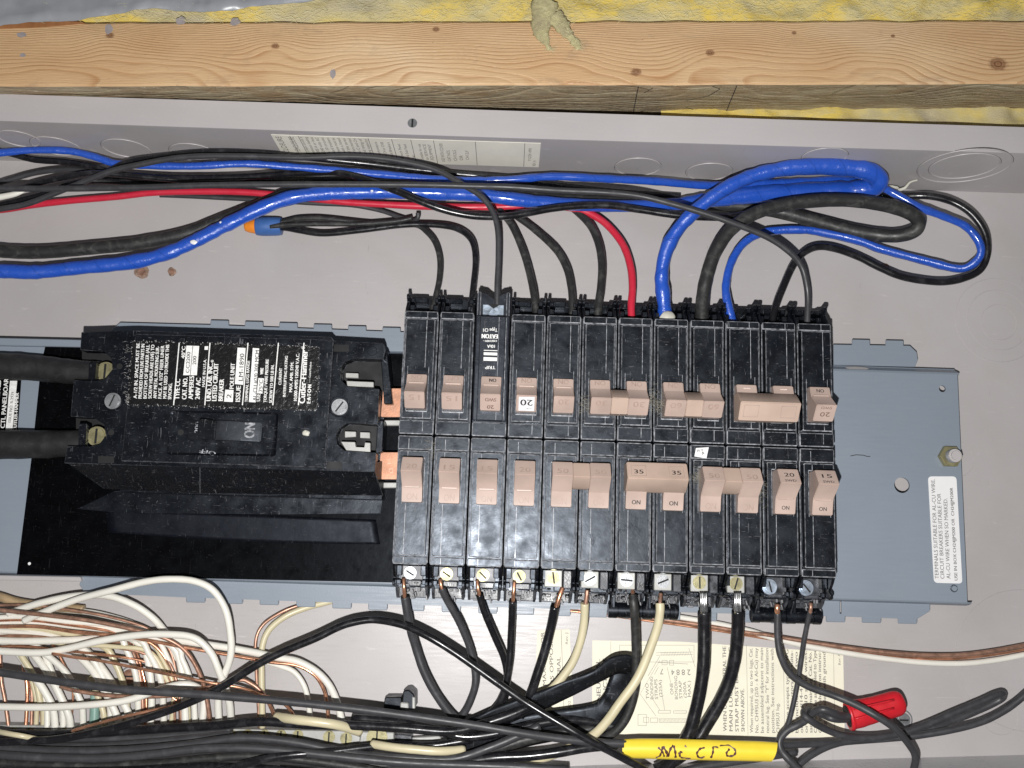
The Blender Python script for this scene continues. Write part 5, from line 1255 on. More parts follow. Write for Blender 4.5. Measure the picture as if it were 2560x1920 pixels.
# wire nut with its pigtails
nut = empty('wire_nut', P(660, 566, 12)); tag(nut, 'orange and blue wire nut lying on the back sheet in the upper left', 'wire nut')
wire('collar', None, M_nutblue, [44, 48, 48, 44], [(641, 566, 9), (655, 566, 9), (690, 566, 9), (704, 566, 9)], parent=nut, n=24, sub=3)
wire('tip', None, M_nutorange, [20, 30, 40, 40], [(612, 568, 9), (622, 567, 9), (642, 566, 9), (646, 566, 9)], parent=nut, n=10, sub=2)
wire('black_wire', 'black wire from the blue wire nut curving down to the second upper breaker', M_wire, 16,
     [(672, 566, 9), (715, 570, 10), (752, 577, 12), (810, 584, 13), (897, 576, 14), (1013, 562, 15), (1100, 563, 16), (1150, 575, 18), (1180, 602, 20), (1189, 648, 24), (1184, 710, 28), (1178, 760, 30), (1174, 815, 31)], group=GT)
wire('black_wire', 'dusty black wire curving down to the leftmost breaker of the upper row', M_wiredusty, 15,
     [(672, 563, 9), (715, 553, 10), (752, 546, 12), (810, 546, 13), (900, 556, 13), (980, 562, 13), (1040, 562, 13), (1068, 580, 14), (1089, 608, 17), (1100, 650, 21), (1098, 700, 25), (1088, 745, 29), (1076, 790, 31), (1072, 820, 31)], group=GT)
wire('black_wire', 'thin black wire drooping below the red wire towards the blue wire nut leads', M_wiregrey, 12,
     [(400, 488, 9), (480, 491, 9), (600, 497, 9), (700, 503, 9), (800, 509, 9), (880, 513, 9), (950, 526, 9), (1000, 543, 11), (1030, 552, 13), (1044, 545, 16), (1045, 532, 17)], group=GT)
wire('black_wire', 'short dusty black lead lying along the wire nut leads', M_wiredusty, 13,
     [(676, 567, 13), (720, 562, 14), (800, 560, 15), (900, 560, 16), (990, 553, 17), (1030, 545, 18)], group=GT)
wire('black_wire', 'black wire curving down to the breaker with the silver sticker', M_wiredusty, 19,
     [(1180, 462, 12), (1225, 500, 13), (1256, 532, 14), (1282, 567, 16), (1309, 630, 20), (1328, 700, 26), (1338, 760, 30), (1340, 815, 31)], group=GT)
wire('black_wire', 'black wire with a nick curving down to the 20 breaker right of the silver sticker', M_wiredusty, 19,
     [(1200, 488, 11), (1250, 514, 12), (1303, 548, 14), (1349, 584, 16), (1392, 626, 20), (1417, 671, 24), (1428, 720, 28), (1431, 765, 30), (1428, 815, 31)], group=GT)
wire('black_wire', 'black wire curving down beside the red one into the 30 breaker', M_wiredusty, 21,
     [(1370, 470, 10), (1415, 505, 12), (1450, 535, 14), (1479, 567, 17), (1498, 613, 21), (1505, 665, 25), (1502, 720, 29), (1496, 765, 31), (1492, 815, 31)], group=GT)
wire('black_wire', 'short black wire crossing under the thin blue wire near the label end', M_wiredusty, 16,
     [(1290, 452, 12), (1340, 458, 12), (1400, 466, 12), (1480, 474, 12), (1560, 486, 10)], group=GT)
blob(2224, 472, 12, 26, 9, 3, 'caulk_smear', M_caulk, None, 'pale smear of caulk with a loose end beside the blue cable loop', 'caulk', seed=5, rot=-.1)
wire('caulk_string', 'thin pale string of caulk at the right of the blue cable loop', M_caulk, [9, 8, 6, 4], [(2244, 476, 14), (2262, 470, 15), (2275, 456, 16), (2294, 450, 17)], cat='caulk')
for k, (px, py) in enumerate(((484, 605), (648, 532), (552, 556), (930, 477), (760, 495))):
    blob(px, py, 34 if k else 33, 9 if k == 0 else 4, 6 if k == 0 else 3, .5, 'white_drip', M_whitelabel, bpy.data.objects['blue_cable'], seed=k)
wire('paint_cap', None, M_caulk, [26, 30, 30, 20], [(1655, 788, 38.5), (1663, 792, 39), (1675, 790, 39), (1682, 786, 38.5)], parent=bpy.data.objects['blue_cable'], n=12, sub=3, squash=.6)
# service cables
GS = 'thick service cables of the main breaker'
wire('service_cable', 'upper thick black service cable entering the main breaker from the left edge', M_rubber, [66, 66, 66, 64, 62, 60], [(-60, 912, 29), (0, 915, 30), (60, 918, 30), (120, 923, 30), (180, 929, 31), (250, 934, 31)], cat='cable', group=GS, n=28)
wire('service_cable', 'lower thick black service cable entering the main breaker from the left edge', M_rubber, [70, 70, 70, 68, 64, 62], [(-60, 1113, 29), (0, 1112, 30), (70, 1111, 30), (130, 1110, 30), (180, 1108, 31), (236, 1106, 31)], cat='cable', group=GS, n=28)

# =================================================================== WIRES BELOW THE BREAKERS
GB = 'wires leaving the lower row of breakers'
def bwire(label, mat_, wd, pts, bare, bmat=M_copper, bw=9, name='black_wire'):
    o = wire(name, label, mat_, wd, pts, group=GB)
    wire('bare_end', None, bmat, bw, bare, parent=o, n=10, sub=4)
    return o
bwire('black wire from the leftmost lower breaker curving down behind the bundle', M_wiregrey, 21, [(1012, 1492, 34), (1018, 1530, 32), (1027, 1575, 28), (1040, 1620, 24), (1060, 1678, 22), (1090, 1735, 20), (1128, 1786, 18), (1175, 1828, 16)], [(1009, 1445, 36), (1010, 1470, 37), (1012, 1500, 34)])
bwire('black wire from the second lower breaker bowing right then down', M_wiregrey, 18, [(1105, 1470, 36), (1114, 1493, 34), (1130, 1522, 31), (1153, 1565, 27), (1175, 1620, 23), (1187, 1670, 21), (1188, 1713, 20), (1174, 1757, 18), (1154, 1792, 16), (1125, 1820, 14)], [(1100, 1448, 36), (1102, 1460, 37), (1106, 1478, 36)])
bwire('glossy black wire from the third lower breaker slanting down right', M_wire, 17, [(1198, 1487, 35), (1206, 1515, 33), (1219, 1550, 30), (1240, 1598, 26), (1259, 1642, 22), (1268, 1690, 19), (1262, 1745, 17), (1240, 1790, 15), (1210, 1825, 14)], [(1193, 1450, 36), (1195, 1470, 37), (1199, 1492, 35)])
bwire('black wire from the fourth lower breaker hanging straight then bending left', M_wire, 18, [(1281, 1502, 34), (1280, 1545, 31), (1278, 1590, 28), (1275, 1645, 26), (1268, 1697, 24), (1255, 1744, 22), (1232, 1778, 19), (1190, 1812, 16)], [(1286, 1452, 36), (1284, 1480, 37), (1282, 1508, 34)])
bwire('thick black wire from the left pole of the lower left tied 50 breaker', M_wire, 23, [(1388, 1515, 34), (1377, 1570, 30), (1360, 1635, 28), (1342, 1690, 27), (1325, 1740, 25), (1300, 1790, 22)], [(1407, 1468, 34), (1399, 1490, 35), (1389, 1522, 34)], bw=12)
bwire('cream wire from the right pole of the lower left tied 50 breaker', M_cream_ins, 20, [(1462, 1508, 33), (1460, 1556, 30), (1450, 1607, 28), (1432, 1655, 26), (1408, 1690, 25), (1380, 1722, 24), (1345, 1752, 22), (1290, 1790, 20)], [(1468, 1475, 34), (1467, 1490, 34), (1463, 1514, 33)], M_copperdull, 11, name='cream_wire')
bwire('black wire crossing the barrel below the left 35 pole, curling left at the bottom', M_wiredusty, 22, [(1582, 1488, 38), (1585, 1515, 39), (1588, 1560, 36), (1590, 1620, 32), (1590, 1680, 29), (1586, 1730, 27), (1572, 1780, 25), (1545, 1822, 23), (1500, 1850, 20), (1440, 1866, 17)], [(1582, 1476, 36), (1582, 1484, 37), (1582, 1492, 38)])
bwire('cream wire crossing the barrel below the right 35 pole and sweeping to the lower left', M_cream_ins, 22, [(1650, 1508, 38), (1650, 1530, 38), (1643, 1570, 36), (1625, 1622, 34), (1604, 1675, 33), (1582, 1714, 33), (1550, 1757, 32), (1522, 1797, 31), (1490, 1832, 29), (1450, 1858, 24), (1400, 1880, 20), (1345, 1898, 17), (1290, 1912, 15)], [(1652, 1484, 36), (1651, 1496, 37), (1650, 1510, 38)], M_copperdull, 10, name='cream_wire')
bwire('thick black cable from the left pole of the lower right tied 50 breaker', M_wire, 31, [(1760, 1528, 35), (1760, 1570, 33), (1760, 1620, 32), (1758, 1670, 31), (1752, 1715, 30), (1743, 1762, 29), (1728, 1818, 28), (1714, 1850, 27), (1690, 1890, 24), (1650, 1935, 20)], [(1757, 1476, 34), (1758, 1505, 36), (1760, 1536, 35)], M_strand, 20, name='black_cable')
bwire('thick black cable from the right pole of the lower right tied 50 breaker, bending left', M_wire, 31, [(1845, 1526, 35), (1844, 1570, 33), (1840, 1620, 31), (1832, 1670, 29), (1818, 1716, 27), (1796, 1762, 25), (1766, 1812, 23), (1742, 1850, 22), (1700, 1890, 20), (1640, 1925, 18)], [(1842, 1478, 34), (1844, 1505, 36), (1845, 1534, 35)], M_strand, 20, name='black_cable')
for nm in ('black_cable.001', 'black_cable.002'):
    o = bpy.data.objects.get(nm)
    if o:
        x0 = 1758 if nm.endswith('1') else 1843
        for k in range(4):
            wire('strand', None, M_strand, 6, [(x0 - 7 + k * 5, 1478, 37.5), (x0 - 6 + k * 4.6, 1505, 38.5), (x0 - 4 + k * 4.2, 1534, 37)], parent=o, n=8, sub=3)
bwire('black wire from the 20 SWD lower breaker swinging right across the red cap and down', M_wiregrey, 17, [(1944, 1530, 36), (1944, 1590, 34), (1952, 1640, 33), (1975, 1684, 32), (2018, 1715, 32), (2082, 1738, 33), (2135, 1760, 36), (2189, 1789, 40), (2238, 1822, 40), (2270, 1858, 36), (2288, 1889, 32), (2286, 1915, 28), (2276, 1950, 24)], [(1943, 1512, 37), (1943, 1522, 37.5), (1944, 1534, 36)], bw=14)
bwire('thin black wire from the 15 SWD lower breaker hanging down to the red cap leads', M_wiregrey, 12, [(2025, 1528, 36), (2018, 1560, 33), (2010, 1600, 30), (2003, 1646, 27), (1994, 1705, 24), (1982, 1765, 22), (1968, 1815, 20), (1950, 1840, 18)], [(2027, 1508, 37), (2027, 1520, 37.5), (2025, 1532, 36)], M_copperdull, 9)

# =================================================================== LOWER RIGHT GROUP
GR = 'wires at the lower right'
wire('copper_wire', 'bare copper wire running under the barrels to the right edge', M_copperdull, 10, [(1420, 1520, 6), (1500, 1530, 6), (1590, 1542, 6), (1687, 1553, 6), (1777, 1566, 6), (1870, 1581, 6), (1923, 1588, 6), (2018, 1604, 7), (2113, 1618, 8), (2208, 1630, 9), (2303, 1637, 9), (2398, 1637, 9), (2477, 1628, 9), (2560, 1613, 9), (2620, 1600, 9)], cat='wire', group=GR)
wire('copper_wire', 'second bare copper wire close below the first, running to the right edge', M_copper, 6, [(1420, 1527, 4), (1500, 1536, 4), (1590, 1548, 4), (1687, 1561, 4), (1777, 1574, 4), (1870, 1589, 4), (2018, 1613, 5), (2113, 1626, 6), (2208, 1639, 6), (2303, 1646, 6), (2398, 1646, 6), (2477, 1638, 6), (2560, 1624, 6), (2620, 1612, 6)], cat='wire', group=GR)
wire('white_wire', 'dull white wire sagging beside the bare copper pair to the right edge', M_white_ins, 14, [(1600, 1524, 5), (1687, 1541, 5), (1777, 1556, 5), (1870, 1576, 5), (1923, 1592, 5), (2018, 1615, 5), (2113, 1632, 6), (2208, 1646, 6), (2303, 1656, 6), (2398, 1659, 6), (2477, 1652, 6), (2560, 1637, 6), (2620, 1624, 6)], group=GR)
cap = empty('wire_nut', P(2190, 1778, 20)); tag(cap, 'red insulating cap over a wire joint at the lower right', 'wire cap')
wire('sleeve', None, M_redcap, [64, 66, 63, 60, 60, 56, 40, 8], [(2124, 1790, 24), (2136, 1786, 24), (2165, 1779, 24), (2195, 1771, 24), (2225, 1763, 24), (2246, 1757, 24), (2257, 1754, 24), (2260, 1753, 24)], parent=cap, n=20, sub=4, squash=.8)
wire('flared_rim', None, M_redcap, [64, 69, 60], [(2119, 1791, 24), (2124, 1790, 24), (2132, 1788, 24)], parent=cap, n=20, sub=3, squash=.8)
wire('rim_opening', None, M_dark, [50, 52], [(2117.4, 1791.5, 24.3), (2122, 1790.4, 24.3)], parent=cap, n=20, sub=1, squash=.8)
for k, (dx, dy) in enumerate(((0, -14), (3, 12))):
    wire('seam', None, M_redcap, 5, [(2135, 1786 + dy, 31), (2180, 1775 + dy * .9, 31.5), (2235, 1761 + dy * .8, 31)], parent=cap, n=8, sub=3)
wire('black_wire', 'black lead of the red cap twisting left then looping down at the yellow tag', M_wiregrey, 18, [(2150, 1786, 26), (2110, 1790, 29), (2085, 1783, 33), (2060, 1774, 34), (2038, 1778, 31), (2018, 1797, 27), (1995, 1812, 24), (1968, 1826, 23), (1950, 1848, 23), (1951, 1872, 24), (1970, 1897, 26), (2010, 1935, 26)], group=GR)
wire('black_wire', 'black lead of the red cap running right to a long hairpin', M_wiregrey, 17, [(2150, 1792, 24), (2110, 1798, 27), (2080, 1796, 31), (2056, 1786, 27), (2034, 1777, 25), (2012, 1777, 28), (2012, 1790, 33), (2030, 1804, 33), (2062, 1822, 29), (2104, 1838, 26), (2160, 1845, 23), (2230, 1838, 21), (2300, 1818, 20), (2380, 1784, 19), (2445, 1757, 19), (2490, 1737, 19), (2508, 1735, 16), (2500, 1749, 12), (2440, 1778, 10), (2370, 1806, 10), (2300, 1832, 11), (2220, 1845, 12), (2140, 1850, 14), (2080, 1862, 16), (2030, 1886, 18), (1996, 1912, 20), (1960, 1945, 20)], group=GR)
wire('black_wire', 'black wire leaving the yellow tag and running right off the edge of the photo', M_wiregrey, 17, [(1935, 1862, 22), (1975, 1862, 20), (2060, 1858, 16), (2140, 1852, 13), (2220, 1846, 13), (2300, 1838, 15), (2390, 1822, 17), (2460, 1802, 18), (2520, 1770, 19), (2570, 1730, 20), (2610, 1690, 20)], group=GR)
# yellow handwritten tag
tg_ = empty('yellow_tag', P(1750, 1877, 40)); tag(tg_, 'yellow sleeve tag with micro handwritten on it at the bottom edge', 'cable tag')
b = bmesh.new(); ZT = 36
out = [P(x, y, ZT) for x, y in ((1561, 1851), (1600, 1849), (1700, 1850), (1800, 1853), (1900, 1856), (1946, 1859))]; lo = [P(x, y, ZT) for x, y in ((1558, 1897), (1600, 1898), (1700, 1901), (1800, 1903), (1890, 1905), (1931, 1906))]
top = []; 
for a, c in zip(out, lo):
    row = []
    for j in range(9):
        s = j / 8; p = a.lerp(c, s); row.append(b.verts.new((p.x, p.y, ZT - 3 + 4.2 * math.sin(math.pi * (.12 + .76 * s)))))
    for j in range(8, -1, -1):
        s = j / 8; p = a.lerp(c, s); row.append(b.verts.new((p.x, p.y, ZT - 3.3 - 2.4 * math.sin(math.pi * (.05 + .9 * s)))))
    top.append(row)
for A, B in zip(top, top[1:]):
    for j in range(len(A)): b.faces.new((A[j], B[j], B[(j + 1) % len(A)], A[(j + 1) % len(A)]))
for f in b.faces: f.smooth = True
bmesh.ops.recalc_face_normals(b, faces=b.faces[:]); obj('sleeve', b, M_yellow, tg_)
b = bmesh.new()
def pen(pts, wd=5.0):
    q = catmull([P(x, y, ZT + .9) for x, y in pts], 6); k = mmpx(ZT)
    vs = []
    for i, p in enumerate(q):
        d = (q[min(i + 1, len(q) - 1)] - q[max(i - 1, 0)]).normalized(); n_ = Vector((-d.y, d.x, 0)) * wd * k / 2 * (.8 + .3 * math.sin(i * 1.3))
        s = max(0, min(1, (P(1700, 1850, ZT).y - p.y) / (P(1700, 1850, ZT).y - P(1700, 1901, ZT).y))); z = ZT - 3 + 4.2 * math.sin(math.pi * (.12 + .76 * s)) + .12
        vs.append((b.verts.new((p.x - n_.x, p.y - n_.y, z)), b.verts.new((p.x + n_.x, p.y + n_.y, z))))
    for A, B in zip(vs, vs[1:]): b.faces.new((A[0], A[1], B[1], B[0]))
pen([(1640, 1894), (1650, 1889), (1657, 1866)], 5.5); pen([(1657, 1866), (1666, 1880), (1670, 1893)], 7); pen([(1645, 1868), (1656, 1880), (1662, 1893)], 5); pen([(1670, 1893), (1676, 1872), (1684, 1864)], 6); pen([(1684, 1864), (1688, 1880), (1690, 1896)], 6)
pen([(1702, 1877), (1700, 1890), (1708, 1895), (1728, 1897)], 5.5); pen([(1712, 1864), (1716, 1868)], 5); pen([(1695, 1884), (1706, 1880)], 4.5)
pen([(1762, 1870), (1750, 1872), (1742, 1884), (1750, 1895), (1762, 1892)], 5.5)
pen([(1778, 1896), (1782, 1880), (1784, 1868), (1796, 1870)], 5.5)
pen([(1800, 1866), (1822, 1865), (1838, 1876), (1834, 1888), (1820, 1890), (1816, 1882), (1824, 1872)], 5.5)
obj('handwriting', b, M_marker, tg_)

# =================================================================== WHITE AND COPPER WIRES, LOWER LEFT
GW = 'neutral and ground wires at the lower left'
def ww(label, wd, pts, m=M_white_ins, name='white_wire'): return wire(name, label, m, wd, pts, group=GW)
def cw(label, wd, pts, m=M_copper): return wire('copper_wire', label, m, wd, pts, group=GW, n=10)
ww('white wire making the tallest loop over the pan edge', 17, [(60, 1552, 20), (103, 1533, 22), (188, 1500, 26), (282, 1475, 30), (360, 1455, 32), (423, 1448, 32), (486, 1453, 32), (533, 1476, 31), (564, 1525, 29), (576, 1585, 27), (577, 1635, 25), (563, 1682, 22), (549, 1713, 19), (545, 1760, 14), (548, 1812, 10)])
ww('white wire in the second loop, ending inside the tallest one', 17, [(20, 1534, 16), (60, 1520, 17), (110, 1505, 18), (188, 1490, 19), (266, 1489, 20), (329, 1510, 19), (376, 1540, 16), (408, 1574, 12), (425, 1605, 9), (440, 1650, 7)])
ww('white wire crossing in front and dropping right of the tallest loop', 17, [(-40, 1624, 24), (0, 1628, 24), (94, 1632, 25), (157, 1624, 26), (251, 1602, 28), (345, 1588, 29), (423, 1586, 29), (486, 1595, 28), (527, 1632, 26), (549, 1682, 24), (562, 1715, 21), (574, 1760, 16), (578, 1815, 10)])
ww('white wire running flat then reaching right to the far drop', 17, [(-40, 1600, 18), (60, 1603, 18), (180, 1600, 18), (300, 1594, 17), (420, 1598, 16), (514, 1611, 16), (580, 1621, 16), (640, 1632, 16), (694, 1644, 16), (745, 1654, 16), (792, 1680, 15), (824, 1715, 14), (844, 1760, 12), (857, 1815, 10)])
ww('white wire along the top of the left bundle dropping at its right end', 17, [(-40, 1552, 12), (0, 1554, 12), (94, 1557, 13), (219, 1566, 13), (329, 1584, 13), (400, 1600, 13), (436, 1622, 12), (452, 1665, 11), (460, 1730, 10), (464, 1820, 9)])
ww('white wire lying low across the bundle with a hump at its right end', 17, [(-40, 1764, 22), (0, 1767, 22), (125, 1768, 22), (251, 1760, 22), (329, 1748, 21), (407, 1721, 20), (464, 1711, 18), (498, 1722, 15), (510, 1745, 12), (505, 1815, 10)])
ww('white wire bending down, first drop from the left', 17, [(-30, 1592, 10), (20, 1610, 10), (50, 1638, 11), (80, 1684, 12), (110, 1726, 12), (132, 1770, 11), (138, 1822, 9)])
ww('white wire bending down, second drop from the left', 17, [(20, 1586, 9), (60, 1610, 10), (92, 1645, 11), (125, 1690, 12), (152, 1742, 12), (172, 1790, 11), (176, 1822, 9)])
ww('white wire bending down, third drop from the left', 14, [(-20, 1570, 8), (60, 1588, 9), (100, 1620, 9), (122, 1660, 10), (140, 1710, 10), (156, 1765, 10), (158, 1822, 9)])
ww('white wire bending down, fourth drop from the left, near the green wire', 17, [(60, 1572, 8), (130, 1590, 9), (190, 1634, 11), (234, 1680, 12), (264, 1732, 12), (290, 1785, 11), (302, 1822, 9)])
ww('white wire bending down, fifth drop from the left', 17, [(120, 1574, 8), (180, 1598, 9), (222, 1632, 10), (262, 1680, 11), (296, 1734, 11), (322, 1785, 10), (334, 1822, 9)])
ww('white wire dropping straight, left of the copper pair under the tall loops', 16, [(230, 1574, 8), (310, 1590, 9), (354, 1616, 10), (370, 1655, 11), (378, 1710, 11), (379, 1770, 10), (375, 1822, 9)])
ww('short white wire dropping at the left edge of the bundle', 14, [(-10, 1560, 7), (40, 1600, 8), (68, 1660, 9), (98, 1710, 9), (116, 1760, 9), (118, 1822, 9)], M_white_ins)
ww('short cream wire dropping beside the green wire', 14, [(225, 1690, 9), (244, 1740, 9), (258, 1780, 9), (262, 1822, 8)], M_cream_ins)
ww('white wire dropping inside the outer right hand curve', 13, [(600, 1640, 10), (650, 1650, 11), (703, 1666, 12), (735, 1680, 12), (758, 1710, 12), (770, 1750, 11), (777, 1815, 9)])
ww('cream wire coming from under the pan edge and dropping vertically', 15, [(860, 1494, 4), (815, 1506, 5), (763, 1520, 6), (712, 1542, 8), (672, 1576, 9), (655, 1620, 10), (654, 1682, 10), (655, 1750, 10), (656, 1820, 9)], M_cream_ins)
ww('pale green wire dropping among the white ones', 22, [(238, 1690, 6), (238, 1730, 6), (237, 1770, 6), (235, 1825, 6)], M_greentape, name='green_wire')
ww('tan cable jacket entering at the left edge above the white wires', 22, [(-50, 1478, 10), (0, 1492, 10), (45, 1506, 10), (100, 1514, 10), (150, 1518, 9), (210, 1524, 8)], M_sheath, name='cable_jacket')
ww('white wire tucked under the tan cable jacket at the left edge', 14, [(-50, 1532, 8), (20, 1540, 8), (110, 1530, 8), (200, 1528, 8), (270, 1540, 8), (330, 1558, 7)])
ww('white wire at the left edge below the long copper one', 13, [(-50, 1575, 14), (40, 1580, 14), (120, 1590, 13), (200, 1612, 11), (240, 1650, 9)])
cw('bare copper wire over the top of the white bundle dropping near the tallest loop', 10, [(-40, 1518, 26), (0, 1525, 26), (125, 1539, 27), (219, 1551, 27), (313, 1569, 26), (370, 1583, 25), (423, 1600, 23), (464, 1628, 20), (495, 1676, 17), (513, 1729, 14), (527, 1818, 10)], M_copperdull)
cw('bare copper wire just below the topmost copper one', 8, [(-40, 1566, 20), (0, 1567, 20), (94, 1567, 20), (188, 1580, 20), (298, 1590, 20), (376, 1602, 20), (470, 1620, 20), (564, 1636, 19), (640, 1649, 18), (678, 1656, 18), (741, 1664, 17), (786, 1688, 16), (811, 1729, 14), (819, 1776, 12), (821, 1822, 10)])
cw('bright bare copper wire slanting down to the right in front of the drops', 7, [(130, 1634, 28), (190, 1644, 28), (251, 1652, 28), (376, 1677, 28), (486, 1699, 28), (549, 1711, 27), (600, 1719, 24), (640, 1733, 20), (668, 1752, 16), (690, 1800, 12)])
cw('bare copper wire rising to the right along the arching black wire', 7, [(180, 1830, 28), (194, 1823, 28), (282, 1799, 28), (376, 1777, 28), (455, 1760, 26), (500, 1740, 22)])
cw('bare copper wire with a gentle sag under the charcoal wire', 9, [(150, 1716, 18), (188, 1727, 18), (282, 1740, 18), (376, 1742, 18), (460, 1735, 18), (540, 1712, 17), (600, 1700, 16), (622, 1706, 15), (650, 1726, 14), (673, 1760, 12), (692, 1805, 10)], M_copperdull)
cw('short bare copper wire curving down right of the cream drop', 7, [(640, 1735, 16), (690, 1748, 16), (717, 1766, 15), (738, 1795, 12), (745, 1815, 10)])
cw('brown copper wire dropping at the left edge', 9, [(0, 1630, 8), (3, 1700, 9), (12, 1750, 9), (22, 1822, 9)], M_copperdull)
cw('copper wire dropping second from the left edge', 9, [(52, 1640, 7), (62, 1680, 8), (68, 1730, 8), (64, 1822, 8)])
cw('brown copper wire dropping beside the second one', 8, [(60, 1640, 7), (72, 1680, 7), (80, 1740, 7), (78, 1822, 7)], M_copperdull)
cw('copper wire dropping third from the left edge', 7, [(85, 1690, 7), (98, 1730, 7), (106, 1822, 7)])
cw('thin copper wire dropping just left of the green wire', 6, [(150, 1720, 6), (166, 1770, 6), (182, 1822, 6)])
cw('left copper wire of the pair dropping under the tall loops', 9, [(300, 1586, 7), (322, 1612, 8), (342, 1655, 9), (354, 1715, 9), (357, 1770, 9), (358, 1822, 8)], M_copperdull)
cw('right copper wire of the pair dropping under the tall loops', 7, [(322, 1588, 7), (340, 1625, 7), (352, 1665, 8), (364, 1715, 8), (366, 1770, 8), (367, 1822, 8)])
cw('copper wire dropping just right of the straight white one', 8, [(370, 1604, 8), (398, 1620, 9), (426, 1662, 10), (444, 1713, 10), (451, 1770, 9), (454, 1822, 8)], M_copperdull)
cw('copper wire following the cream drop from under the pan edge', 8, [(770, 1510, 3), (736, 1517, 5), (694, 1536, 7), (656, 1564, 8), (639, 1605, 9), (641, 1682, 9), (645, 1750, 9), (649, 1820, 8)], M_copperdull)
extra = [('thin white strand, first of several tangled behind the left drops', 11, M_white_ins), ('thin cream strand tangled behind the left drops', 11, M_cream_ins), ('thin white strand curling lower among the left drops', 12, M_white_ins), ('thin copper strand tangled behind the left drops', 6, M_copper), ('thin brown strand tangled behind the left drops', 6, M_copperdull), ('thin white strand nearest the green wire', 11, M_white_ins), ('thin copper strand nearest the green wire', 6, M_copper), ('thin cream strand right of the copper pair', 11, M_cream_ins), ('thin brown strand right of the copper pair', 6, M_copperdull), ('thin white strand left of the round sheet screw', 11, M_white_ins)]
rn = random.Random(21)
for k, (lb, wd, m_) in enumerate(extra):
    if k in (0, 2, 4, 5, 9): continue
    xs = (30, 56, 88, 140, 170, 206, 224, 392, 404, 290)[k]; y0 = 1560 + (k * 37) % 50
    ww(lb, wd, [(xs - 150 - 10 * (k % 3), y0 + 6, 6), (xs - 80, y0, 7), (xs - 25, y0 + 22, 7), (xs + 12, y0 + 75, 8), (xs + 30 + (k % 4) * 4, y0 + 150, 8), (xs + 34, 1822, 6)], m_, name='copper_wire' if wd == 6 else 'white_wire')
for k, (y0, m_, wd) in enumerate(((1508, M_copperdull, 7), (1546, M_copper, 7), (1586, M_copperdull, 8), (1612, M_copper, 6), (1538, M_white_ins, 12), (1594, M_cream_ins, 11))):
    ww('%s strand running flat along the %s of the left bundle' % (('brown copper', 'bright copper', 'dull copper', 'thin bright copper', 'thin white', 'thin cream')[k], ('top', 'upper part', 'middle', 'lower part', 'upper edge', 'lower middle')[k]), wd, [(-50, y0 + 8, 15), (60, y0 + 4, 16), (170, y0 + 16, 16), (290, y0 + 38 - 3 * k, 14), (380, y0 + 70 - 6 * k, 11), (430, y0 + 130, 9), (448 + 4 * k, 1760, 7), (450 + 4 * k, 1822, 6)], m_, name='copper_wire' if k < 4 else 'white_wire')
arcs = [('white wire arcing wide under the second loop', 15, 1546, 330, 1590, 408, M_white_ins), ('cream wire arcing under the bright copper one', 15, 1572, 250, 1612, 318, M_cream_ins), ('white wire arcing steeply near the round sheet screw', 16, 1580, 200, 1618, 276, M_white_ins), ('white wire arcing low left of the round sheet screw', 15, 1590, 120, 1640, 206, M_white_ins), ('white wire arcing close inside the far drops', 14, 1564, 420, 1606, 486, M_white_ins), ('cream wire arcing beside the leftmost drops', 14, 1600, 60, 1650, 108, M_cream_ins), ('white wire arcing over the copper pair', 15, 1552, 280, 1580, 346, M_white_ins)]
for k, (lb, wd, y0, px, py, xe, m_) in enumerate(arcs):
    ww(lb, wd, [(-50, y0 + 10, 12), (px * .4, y0, 13), (px, py, 13), (px + (xe - px) * .55, py + 45, 12), (xe - 6, py + 110, 11), (xe, 1770, 9), (xe + 2, 1822, 7)], m_)
# neutral bar with screws
nbp = empty('neutral_bar', P(500, 1840, 4)); tag(nbp, 'bright aluminium neutral bar with screws under the black bundle', 'terminal bar')
b = bmesh.new(); prism(b, pp([(-60, 1812), (300, 1816), (520, 1822), (900, 1828), (900, 1862), (500, 1858), (-60, 1850)][::-1], 10), 1, 10, bev=.4); obj('bar', b, M_alu, nbp)
b = bmesh.new(); prism(b, pp([(903, 1829), (985, 1831), (985, 1860), (898, 1858)][::-1], 13), 1, 13, bev=.5); obj('lug_block', b, M_alu, nbp)
b = bmesh.new(); prism(b, pp([(985, 1836), (1030, 1838), (1030, 1862), (985, 1860)][::-1], 9), 1, 9, bev=.4); obj('end_block', b, M_glaze, nbp)
b = bmesh.new(); prism(b, pp([(1030, 1844), (1098, 1840), (1104, 1846), (1096, 1854), (1030, 1854)][::-1], 9), 5, 9, bev=.4); obj('end_strap', b, M_alu, nbp)
for px, py, r, z in ((822, 1843, 3.2, 11), (865, 1847, 3.2, 11), (942, 1846, 5.6, 14)) + tuple((30 + 42 * k, 1832 + .4 * k, 2.8, 11) for k in range(18)):
    b = bmesh.new(); c = P(px, py, z); cyl(b, c.x, c.y, z - 2, z, r, 20, .5); s = obj('bar_screw', b, M_brass, nbp, smooth=True)
    b = bmesh.new(); bx(b, c.x - .4, c.x + .4, c.y - r * .8, c.y + r * .8, z - .1, z + .05); obj('screw_slot', b, M_dark, s)
